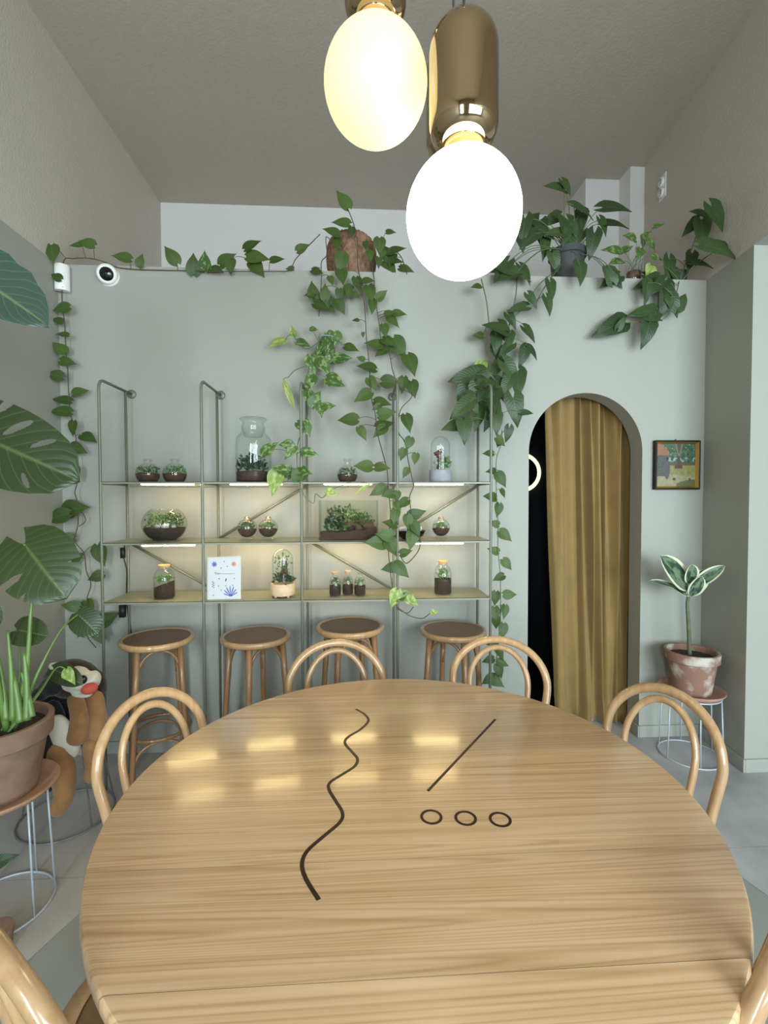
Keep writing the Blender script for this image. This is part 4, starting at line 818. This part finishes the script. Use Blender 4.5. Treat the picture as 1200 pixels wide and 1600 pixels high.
mo = empty('monstera_plant', (sc_.x, sc_.y, HS + .010), 'monstera with large split leaves in a terracotta pot at the left edge', 'potted plant')
clay_pot(mo, .12, .172, .265, M['terra'], .07)
top = Vector((sc_.x + .04, sc_.y - .02, HS + .24))
def mon_hole(holes, slits):
    def f(t, u):
        for (s, t0, u0, rt, ru, sk) in holes:
            if s * u > 0 and ((t - t0 - sk * (abs(u) - u0)) / rt) ** 2 + ((abs(u) - u0) / ru) ** 2 < 1: return True
        for (s, t0, u0, rt, sk) in slits:
            if s * u > 0 and abs(u) > u0 and abs(t - t0 - sk * (abs(u) - u0)) < rt * min(1, (abs(u) - u0) * 5): return True
        return False
    return f
MW = [.12, .36, .47, .52, .54, .535, .515, .475, .41, .30, .0]
m1 = grid_leaf('monstera_leaf_holes', MW, .2, M['mon'], .10, .16, 56, mon_hole([(1, .50, .5, .028, .30, .25), (-1, .46, .55, .030, .30, .25), (-1, .66, .50, .024, .26, .25), (1, .72, .62, .02, .2, .25)], [(1, .30, .55, .03, .2), (-1, .28, .6, .03, .2)]), 150, wav=.006)
m2 = grid_leaf('monstera_leaf_slits', MW, .26, M['mon'], .14, .20, 56, mon_hole([], [(1, .42, .42, .04, .16), (-1, .62, .62, .025, .2), (1, .68, .7, .02, .2)]), 150, wav=.008)
m3 = grid_leaf('monstera_leaf_scalloped', [.12, .34, .46, .50, .52, .47, .49, .40, .34, .20, .0], .2, M['mon_b'], .12, .12, 14, None, 50, wav=.012)
m4 = grid_leaf('monstera_leaf_small', MW, .16, M['mon'], .22, .2, 10, None, 24)
def mleaf(me, pb_, pt, y, nrm, dy=0, wide=1.0, y0=None, r=.0065, mids=None, lift=0):
    a = PY(pb_[0], pb_[1], y); c = PY(pt[0], pt[1], y + dy); addleaf(mo, me, a, c - a, nrm, (c - a).length, wide=wide)
    s0 = top + Vector((R.uniform(-.04, .03), R.uniform(-.03, .03), 0)); md = [PY(q[0], q[1], q[2]) for q in mids] if mids else [s0.lerp(a, .5) + Vector((0, 0, .06))]
    pth = smooth_path([s0] + md + [a], 8)
    MB().tube(pth, r, 8, rf=lambda u: r * (1.9 - 1.1 * min(1, u * 1.6))).build('stalk', M['stem_m'], mo, world=True)
mleaf(m3, (-80, 405), (66, 492), 1.62, (.15, -1, .55), -.05, .62, mids=[(-30, 900, 1.72)])
mleaf(m1, (-74, 664), (106, 738), 1.74, (.1, -1, .35), -.06, .60, mids=[(-25, 950, 1.78)])
mleaf(m2, (38, 850), (94, 928), 1.80, (-.1, -1, .85), -.08, .95, mids=[(40, 1060, 1.80), (48, 960, 1.82), (52, 905, 1.85)])
mleaf(m4, (26, 984), (68, 992), 1.86, (0, -1, .5), -.04, .8, mids=[(30, 1060, 1.82)], r=.004)
mleaf(m4, (122, 960), (152, 990), 1.95, (.2, -1, .5), -.02, .9, mids=[(60, 1050, 1.82), (95, 985, 1.88)], r=.0042)
mleaf(m4, (84, 1046), (124, 1066), 1.98, (.0, -1, .9), -.04, .55, mids=[(58, 1085, 1.84)], r=.0035)
mleaf(LM['l'], (104, 1046), (114, 1078), 1.97, (.0, -1, .3), -.04, .8, mids=[(60, 1085, 1.84), (88, 1044, 1.95)], r=.003)
mleaf(m4, (-60, 940), (-10, 985), 1.7, (.2, -1, .6), 0, .9, mids=[(-10, 1050, 1.78)], r=.005)
for (q0, q1, r_) in (((20, 1125), (12, 985), .012), ((32, 1128), (16, 1035), .015), ((42, 1125), (38, 1020), .014), ((10, 1125), (-4, 1020), .013), ((50, 1120), (34, 1050), .012)):
    MB().tube(smooth_path([PY(q0[0], q0[1], 1.77), PY((q0[0] + q1[0]) / 2 + 2, (q0[1] + q1[1]) / 2, 1.785), PY(q1[0], q1[1], 1.80)], 6), .006, 10, rf=lambda u: r_ * (1 - .6 * u)).build('stalk', M['stem_m'], mo, world=True)
# small seedling beside the stand
sp_ = PZ(2, 1480, 0)
sd_ = empty('potted_seedling', (sp_.x, sp_.y - .02, 0), 'single dark leaf of a small potted plant low at the left edge', 'potted plant')
MB().lathe([(0, 0), (.04, 0), (.05, .08), (.045, .08), (0, .07)], 24).build('pot', M['terra'], sd_, True, angle=40)
la = PY(-14, 1352, sp_.y); lb = PY(22, 1337, sp_.y); addleaf(sd_, LM['s'], la, lb - la, (0, -1, .6), (lb - la).length)
MB().tube(smooth_path([Vector((sp_.x, sp_.y - .02, .07)), (Vector((sp_.x, sp_.y, .12)) + la) / 2, la], 6), .002, 6).build('stem', M['stem'], sd_, world=True)

# ================================================================== PLUSH DOG on its stand
dc = Vector((-1.40, 2.32, 0)); HD = .41
wire_stand('plant_stand', 'dark wire stand holding the plush dog in the left corner', dc, .20, .13, HD, M['wire_d'], 5, -.55)
pd = empty('plush_dog', (dc.x, dc.y - .02, HD), 'black, white and tan plush dog slumped on a wire stand in the corner', 'plush toy')
def W(px, py, y): return PY(px, py, y)
def blobm(name, items, m, parent=None, vox=.010, nz=.05):
    b = MB()
    for (c, r, rot) in items: b.ellipsoid(c, r, 20, 14, rot, nz, 4)
    o = b.build(name, m, parent or pd, True, world=(parent is None or parent is pd))
    rm = o.modifiers.new('remesh', 'REMESH'); rm.mode = 'VOXEL'; rm.voxel_size = vox; rm.use_smooth_shade = True
    sm = o.modifiers.new('smooth', 'SMOOTH'); sm.iterations = 4
    return o
E = lambda x=0, y=0, z=0: Euler((math.radians(x), math.radians(y), math.radians(z)))
y0 = 2.26
kd = 2.2 / F
blobm('body', [(W(90, 1108, y0 + .02), (.085, .10, .115), E()), (W(112, 1072, y0 + .05), (.13, .11, .11), E()), (W(82, 1135, 2.15), (.055, .05, .12), E()), (W(77, 1180, 2.10), (.045, .04, .13), E()), (W(75, 1215, 2.08), (.035, .03, .07), E())], M['fur_k'])
hd = blobm('head', [(W(112, 1060, y0 - .02), (.115, .10, .085), E(0, 12, 0)), (W(140, 1075, y0 + .02), (.07, .08, .09), E())], M['fur_d'])
blobm('ear', [(W(88, 1068, y0 - .10), (.085, .035, .05), E(0, -28, 0)), (W(66, 1082, y0 - .09), (.05, .03, .035), E(0, -30, 0))], M['fur_k'])
blobm('blaze', [(W(92, 1044, y0 - .11), (.045, .03, .020), E(0, 25, 0)), (W(106, 1054, y0 - .12), (.04, .03, .025), E(0, 35, 0))], M['fur_w'], vox=.007)
mz = blobm('muzzle', [(W(121, 1060, y0 - .14), (.055, .05, .052), E(0, 20, 0)), (W(146, 1062, y0 - .12), (.028, .04, .040), E(0, 0, 0)), (W(128, 1084, y0 - .13), (.045, .035, .012), E(0, 10, 0)), (W(112, 1066, y0 - .12), (.04, .04, .04), E())], M['fur_w'], vox=.007)
b = MB(); b.ellipsoid(W(130, 1062, y0 - .192), (.016, .012, .019), 14, 10, E(0, 10, 0)); b.build('nose', M['nose'], pd, world=True)
b = MB(); b.ellipsoid(W(140, 1076, y0 - .17), (.036, .02, .024), 18, 10, E(0, -15, 0)); b.build('tongue', M['tongue'], pd, world=True)
b = MB(); b.ellipsoid(W(116, 1046, y0 - .185), (.007, .006, .008), 10, 8); b.build('eye', M['nose'], pd, world=True)
blobm('belly', [(W(95, 1145, 2.105), (.05, .035, .085), E(0, -14, 0)), (W(112, 1168, 2.11), (.038, .03, .048), E())], M['fur_w'])
def limb(name, pts, rs, m):
    b = MB(); P = smooth_path([W(*q) for q in pts], 6); n_ = len(P)
    def rf(u): x = u * (len(rs) - 1); i = min(len(rs) - 2, int(x)); return rs[i] * (1 - (x - i)) + rs[i + 1] * (x - i)
    b.tube(P, .03, 14, rf=rf); b.ellipsoid(P[-1], (rs[-1],) * 3, 14, 10); b.ellipsoid(P[0], (rs[0],) * 3, 14, 10)
    o = b.build(name, m, pd, True, world=True); rm = o.modifiers.new('remesh', 'REMESH'); rm.mode = 'VOXEL'; rm.voxel_size = .008; rm.use_smooth_shade = True; s_ = o.modifiers.new('smooth', 'SMOOTH'); s_.iterations = 4
limb('front_leg', [(118, 1092, y0 - .08), (124, 1120, y0 - .13), (121, 1148, y0 - .14)], [.034, .036, .048], M['fur_t'])
limb('front_leg', [(148, 1092, y0 - .05), (152, 1125, y0 - .09), (153, 1148, y0 - .11)], [.038, .042, .042], M['fur_t'])
limb('hind_leg', [(90, 1172, 2.10), (98, 1205, 2.07), (101, 1240, 2.06), (92, 1262, 2.04)], [.044, .052, .040, .036], M['fur_t'])
limb('hind_leg', [(142, 1165, 2.12), (146, 1195, 2.11), (142, 1212, 2.10)], [.035, .035, .03], M['fur_t'])

# ================================================================== RUBBER PLANT
fc_ = Vector((1.962, 2.66, 0)); HF = PY(1084, 1082, 2.66).z
wire_stand('plant_stand', 'pale grey wire plant stand carrying the rubber plant beside the arch', fc_, .165, .150, HF, M['wire'], 6, .2)
saucer('pinkish terracotta saucer under the rubber plant pot', fc_, .172, M['terra_p'], HF)
fp = empty('rubber_plant', (fc_.x, fc_.y, HF + .010), 'young variegated rubber plant in a weathered terracotta pot beside the arch', 'potted plant')
whit = M['terra_w'] = mat('weathered_terracotta', (.27, .15, .105), .85, bump=.3, bscale=60)
nt = whit.node_tree; N_, L_ = nt.nodes, nt.links
tc = N_.new('ShaderNodeTexCoord'); no = N_.new('ShaderNodeTexNoise'); no.inputs['Scale'].default_value = 9; no.inputs['Detail'].default_value = 7; L_.new(tc.outputs['Object'], no.inputs[0])
rp_ = N_.new('ShaderNodeValToRGB'); e = rp_.color_ramp.elements; e[0].position = .50; e[0].color = (.25, .13, .09, 1); e[1].position = .66; e[1].color = (.52, .46, .40, 1); L_.new(no.outputs[0], rp_.inputs[0]); L_.new(rp_.outputs[0], N_['Principled BSDF'].inputs[0])
ph = PY(1082, 1016, 2.66).z - HF - .010
clay_pot(fp, .10, .142, ph, whit, .055)
trk = [Vector((1.962, 2.66, HF + ph - .03)), PY(1076, 980, 2.66), PY(1074, 945, 2.66), PY(1076, 930, 2.66)]; trk[0].x = PY(1078, 1010, 2.66).x
MB().tube(smooth_path(trk, 6), .008, 8, rf=lambda u: .012 - .004 * u).build('trunk', M['trunk'], fp, world=True)
FWd = [.03, .12, .185, .22, .235, .235, .22, .185, .125, .0]
fm = grid_leaf('rubber_leaf', FWd, 0, M['fic'], .25, .12, 4, None, 18); fm.materials.append(M['fic_e'])
nc = 9
for pl in fm.polygons:
    i = pl.index % (nc - 1)
    if i in (0, nc - 2): pl.material_index = 1
fst = MB(); ctop = PY(1077, 922, 2.66)
for (pb_, pt, dy, nrm, ln, wd) in (((1074, 922), (1040, 868), -.03, (.3, -1, .3), 1, 1.25), ((1072, 926), (1018, 902), -.02, (.1, -.5, 1), 1, .55), ((1077, 912), (1084, 884), -.06, (0, -1, .2), 1, 1.5), ((1080, 928), (1104, 890), -.02, (-.3, -1, .3), 1, 1.2), ((1082, 918), (1131, 883), -.10, (-.35, -1, .75), 1, .75), ((1079, 932), (1098, 903), -.08, (-.2, -1, .1), 1, 1.2), ((1075, 932), (1050, 912), .04, (.2, -1, .6), 1, 1.0)):
    a = PY(*pb_, 2.64); c = PY(*pt, 2.64 + dy); addleaf(fp, fm, a, c - a, nrm, (c - a).length, wide=wd); fst.tube([trk[-1], a], .003, 6)
fst.build('petioles', M['fic_e'], fp, world=True)

# ================================================================== PAINTING
c0 = PY(1054, 727, YW); k = depth(c0) / F; W2, H2 = 36 * k, 38 * k
pt = empty('framed_painting', (c0.x, YW - .002, c0.z - H2), 'small garden painting in a dark frame with gilt slip on the wall beside the arch', 'painting')
def bar(name, p, q, m): o = MB().box(p, q).build(name, m, pt, False); bevel(o, .003); return o
fw = .010; d = .034
lean = .02
for nm, p, q in (('frame_bar', (-W2, -d, 0), (-W2 + fw, 0, 2 * H2)), ('frame_bar', (W2 - fw, -d, 0), (W2, 0, 2 * H2)), ('frame_bar', (-W2 + fw, -d, 0), (W2 - fw, 0, fw)), ('frame_bar', (-W2 + fw, -d, 2 * H2 - fw), (W2 - fw, 0, 2 * H2))): bar(nm, p, q, M['frame'])
g0 = .011
def slip(pts): b = MB(); b.add(pts, [(0, 1, 2, 3)]); b.build('gilt_slip', M['gilt'], pt, False)
xo, xi, zo0, zo1, zi0, zi1, yo, yi = W2 - fw, W2 - fw - g0, fw, 2 * H2 - fw, fw + g0, 2 * H2 - fw - g0, -d + .002, -d + .020
slip([(-xo, yo, zo0), (-xi, yi, zi0), (-xi, yi, zi1), (-xo, yo, zo1)]); slip([(xo, yo, zo0), (xo, yo, zo1), (xi, yi, zi1), (xi, yi, zi0)]); slip([(-xo, yo, zo0), (xo, yo, zo0), (xi, yi, zi0), (-xi, yi, zi0)]); slip([(-xo, yo, zo1), (-xi, yi, zi1), (xi, yi, zi1), (xo, yo, zo1)])
# the picture itself: flat paint, given as colours on a fine grid
NX, NZ = 64, 66
def paint(u, v):
    nz = mnoise.noise((u * 14, v * 14, 1)); n2 = mnoise.noise((u * 34, v * 34, 5))
    if v > .70 + .08 * u: c = Vector((.40, .36, .20)) * (1 + .2 * nz)                      # sandy path
    elif v > .50: c = Vector((.30, .30, .10)) * (1 + .3 * nz)                             # lawn
    elif v > .44: c = Vector((.16, .10, .07)) * (1 + .4 * n2)
    else: c = Vector((.07, .14, .07)) * (1 + .7 * nz + .4 * n2); c = Vector((.42, .46, .44)) if (n2 > .42 and v < .40) or (.33 < v < .42 and nz > .1) else c
    if v > .86 + .4 * (1 - u) ** 2 - .02 and u > .5: c = Vector((.14, .15, .06))
    if abs(u - .56) < .035 and v < .58: c = Vector((.12, .07, .045))
    if abs(abs(u - .57) - (.30 - v) * .3) < .018 and v < .30: c = Vector((.26, .2, .12))
    if .46 < u < .66 and .50 < v < .58: c = Vector((.12, .05, .04))
    if u < .32 - .5 * max(0, .18 - v) and v < .27 and u < .10 + 1.2 * v: c = Vector((.38, .17, .08))        # tiled roof
    elif u < .28 and .27 <= v < .76: c = Vector((.10, .11, .09)) * (1 + .8 * n2)
    if (u - .26) ** 2 / .006 + (v - .60) ** 2 / .055 < 1: c = Vector((.13, .10, .13)) * (1 + .5 * n2)          # figure in a long violet dress
    if (u - .27) ** 2 / .0012 + (v - .35) ** 2 / .002 < 1: c = Vector((.03, .025, .03))
    if (u - .45) ** 2 / .002 + (v - .83) ** 2 / .0012 < 1 or (u - .86) ** 2 / .0008 + (v - .84) ** 2 / .001 < 1: c = Vector((.10, .06, .03))
    return c * .62
vs = [(-xi + 2 * xi * i / NX, yi + .0008, zi1 - (zi1 - zi0) * j / NZ) for j in range(NZ + 1) for i in range(NX + 1)]
me = bpy.data.meshes.new('canvas'); me.from_pydata(vs, [], [(j * (NX + 1) + i, (j + 1) * (NX + 1) + i, (j + 1) * (NX + 1) + i + 1, j * (NX + 1) + i + 1) for j in range(NZ) for i in range(NX)])
ca = me.color_attributes.new('paint', 'FLOAT_COLOR', 'POINT')
for idx in range(len(vs)): j, i = divmod(idx, NX + 1); c = paint(i / NX, j / NZ); ca.data[idx].color = (max(0, c.x), max(0, c.y), max(0, c.z), 1)
cm = mat('oil_paint', (.3, .3, .2), .4); at_ = cm.node_tree.nodes.new('ShaderNodeVertexColor'); at_.layer_name = 'paint'; cm.node_tree.links.new(at_.outputs[0], cm.node_tree.nodes['Principled BSDF'].inputs[0])
me.materials.append(cm); o = bpy.data.objects.new('canvas', me); COL.objects.link(o); o.parent = pt
MB().tube([(0, -.004, 2 * H2 + .008), (0, -.012, 2 * H2 + .008)], .003, 8).build('nail', M['wire_d'], pt)
MB().tube([(-.02, -.004, 2 * H2 - .01), (0, -.006, 2 * H2 + .006), (.02, -.004, 2 * H2 - .01)], .001, 5).build('hanging_wire', M['wire_d'], pt)

# ================================================================== SECURITY THINGS AND SOCKET
p = PY(110, 455, 2.845); k = depth(p) / F
md = empty('motion_detector', (XL + .045, 2.845, p.z), 'white motion detector mounted in the upper left corner', 'detector', rz=.55)
w_, h_ = 10.5 * k, 40 * k
b = MB(); n = 10; vs = []
for z, s_ in ((0, .92), (.006, 1), (h_ - .006, 1), (h_, .92)):
    for i in range(n + 1): a = -pi + pi * i / n; vs.append((w_ * s_ * cos(a), w_ * .75 * s_ * sin(a), z))
    vs += [(w_ * s_, .012, z), (-w_ * s_, .012, z)]
m_ = n + 3; fs = [tuple(range(m_))[::-1], tuple(range(3 * m_, 4 * m_))] + [(j * m_ + i, j * m_ + (i + 1) % m_, (j + 1) * m_ + (i + 1) % m_, (j + 1) * m_ + i) for j in range(3) for i in range(m_)]
b.add(vs, fs).build('housing', M['white'], md, True, angle=40)
MB().box((-w_ * .9, .011, .01), (w_ * .9, .034, h_ - .01)).build('bracket', M['white'], md, False)
MB().ellipsoid((0, -w_ * .74, .012), (.0025, .0025, .0025), 8, 6).build('indicator', M['greyink'], md)
p = PY(171, 432, YW); k = depth(p) / F
sc2 = empty('security_camera', (p.x, YW - .001, p.z), 'white round security camera with black lens high on the sage wall', 'camera')
def lathe_y(prof, tilt=None, n=32, off=(0, 0, 0)):
    b = MB(); b.lathe(prof, n); Q = (tilt or Euler((0, 0, 0))).to_matrix()
    for i, v in enumerate(b.v): q = Q @ Vector((v[0], -v[2], v[1])); b.v[i] = tuple(q + Vector(off))
    return b
r = 16 * k
lathe_y([(0, .012), (r * .8, .012), (r * .98, .006), (r, 0)]).build('base_plate', M['white'], sc2, True, angle=50)
tl = Euler((math.radians(18), 0, math.radians(14)))
lathe_y([(r * .95, .0), (r * .97, .014), (r * .88, .030), (r * .70, .038), (r * .62, .034)], tl, off=(-.003, -.010, .006)).build('collar', M['white'], sc2)
lathe_y([(r * .64, .030), (r * .6, .033), (r * .35, .040), (0, .042)], tl, off=(-.003, -.010, .006)).build('lens', M['lens'], sc2)
yso = 3.39; p = PX(1036, 293, xr(yso)); rzz = math.atan(.118)
so = empty('wall_socket', (xr(p.y) - .002, p.y, p.z), 'white double wall socket high on the right plaster wall', 'socket', rz=-rzz)
MB().box((-.006, -.045, -.085), (0, .045, .085)).build('plate', M['white'], so, False)
for z in (-.038, .038):
    b = MB(); b.lathe([(.022, .018), (.032, .018), (.035, .0), (.022, .0), (.020, .006), (0, .006)], 24)
    b.v = [(-.006 - v[2], v[0], v[1] + z) for v in b.v]; s_ = b.build('outlet', M['white'], so)
    for yy in (-.008, .008): MB().ellipsoid((-.0135, yy, z), (.002, .003, .003), 8, 6).build('pin_hole', M['lens'], s_)

# ================================================================== CURTAIN AND LIT MIRROR BEHIND THE ARCH
YC = 3.075; xa0, xa1 = PY(849, 700, YC).x, PY(986, 700, YC).x; xb0, xb1 = PY(866, 1100, YC).x, PY(979, 1130, YC).x
cu = empty('velvet_curtain', ((xa0 + xa1) / 2, YC, 0), 'floor-length mustard velvet curtain hanging inside the arch', 'curtain')
nu_, nv_ = 220, 44; vs = []; fs = []; zt = 2.30
cent = [.02, .15, .335, .41, .50, .56, .63, .70, .78, .85, .91, .97]
def fold(u, v):
    s_ = 0
    for i, c in enumerate(cent):
        wd = (.028 if i > 2 else .055) * (1 + .5 * v); s_ += math.exp(-((u - c - .022 * sin(3.2 * v + i * 1.7)) / wd) ** 2) * (.8 + .3 * sin(i * 2.3))
    return s_
for j in range(nv_ + 1):
    v = j / nv_; z = zt * (1 - v) + .004
    x0, x1 = xa0 + (xb0 - xa0) * v, xa1 + (xb1 - xa1) * v
    for i in range(nu_ + 1):
        u = i / nu_; f_ = fold(u, v); wav = .012 * mnoise.noise((u * 5, v * 3, 2)) + (.03 * max(0, v - .86) / .14 * mnoise.noise((u * 9, v * 14, 7)))
        vs.append((x0 + (x1 - x0) * u + .006 * sin(u * 40 + v * 2), YC + .07 - .088 * f_ + wav, z))
fs = [(j * (nu_ + 1) + i, (j + 1) * (nu_ + 1) + i, (j + 1) * (nu_ + 1) + i + 1, j * (nu_ + 1) + i + 1) for j in range(nv_) for i in range(nu_)]
o = MB().add(vs, fs).build('cloth', M['velvet'], cu, world=True); sm = o.modifiers.new('solid', 'SOLIDIFY'); sm.thickness = .004; sm.offset = -1
MB().tube([(xa0 - .05, YC + .01, zt + .012), (xa1 + .06, YC + .01, zt + .012)], .012, 12).build('rod', M['wire_d'], cu, world=True)
p = PY(818, 738, 4.24); k = depth(p) / F
lm = empty('lit_mirror', (p.x, 4.29, p.z), 'round mirror with a glowing ring in the dark room behind the arch', 'mirror')
r = 31 * k
lathe_y([(0, .01), (r * .80, .01), (r * .80, 0)], n=48).build('glass', M['mirror'], lm, True, angle=40)
lathe_y([(r * .80, .004), (r * .82, .018), (r * .97, .018), (r, .004)], n=48).build('glow_ring', M['ring'], lm)

# ================================================================== PENDANT LAMPS
def pendant(px, py, y, hb_, label, gm, rg=.122, cordx=0):
    c = PY(px, py, y); t = empty('pendant_lamp', (c.x, c.y, c.z), label, 'pendant lamp', 'brass and opal glass pendant lamps')
    pr = []
    for i in range(33):
        a = -pi / 2 + pi * i / 32; zz = sin(a); e_ = 1.07 if zz < 0 else 1.03; pr.append((rg * cos(a) * (1 - .03 * zz), rg * e_ * zz))
    MB().lathe([(max(q[0], .0005), q[1]) for q in pr if q[1] < rg * 1.0], 48).build('globe', gm, t)
    z1 = rg * .985
    MB().lathe([(.036, z1 - .012), (.037, z1 + .016), (.041, z1 + .018), (.042, z1 + .040)], 32).build('collar', M['collar'], t, True, angle=40)
    rb_ = .073; zb = z1 + .022; pr = [(.040, zb)]
    for i in range(9): a = pi / 2 * i / 8; pr.append((.040 + (rb_ - .040) * sin(a), zb + .045 * (1 - cos(a))))
    for i in range(1, 9): pr.append((rb_, zb + .045 + (hb_ - .045 - rb_) * i / 8))
    for i in range(1, 13): a = pi / 2 * i / 12; pr.append((max(.004, rb_ * cos(a)), zb + hb_ - rb_ + rb_ * sin(a)))
    MB().lathe(pr, 48).build('body', M['brass'], t)
    MB().tube([(0, 0, zb + hb_ - .002), (0, 0, ZC - c.z)], .0028, 8).build('cord', M['cord'], t)
    MB().lathe([(.05, ZC - c.z), (.05, ZC - c.z - .02), (.045, ZC - c.z - .026), (0, ZC - c.z - .026)], 24).build('ceiling_rose', M['brass'], t, True, angle=40)
    return t
pendant(587, 130, 1.15, .265, 'higher pendant lamp with yellowish egg-shaped globe, left of the cluster', M['globe_y'])
pendant(724, 334, 1.02, .265, 'lowest pendant lamp with bright white globe and tall brass capsule body', M['globe_w'])
pendant(708, 332, 1.30, .30, 'pendant lamp almost hidden behind the lowest white globe', M['globe_w'])

# tiny terrarium plants nobody could count
for o in bpy.data.objects:
    if o.parent and o.name.split('.')[0] in ('foliage', 'moss', 'wet_roots', 'brown_roots', 'soil'): o['kind'] = 'stuff'
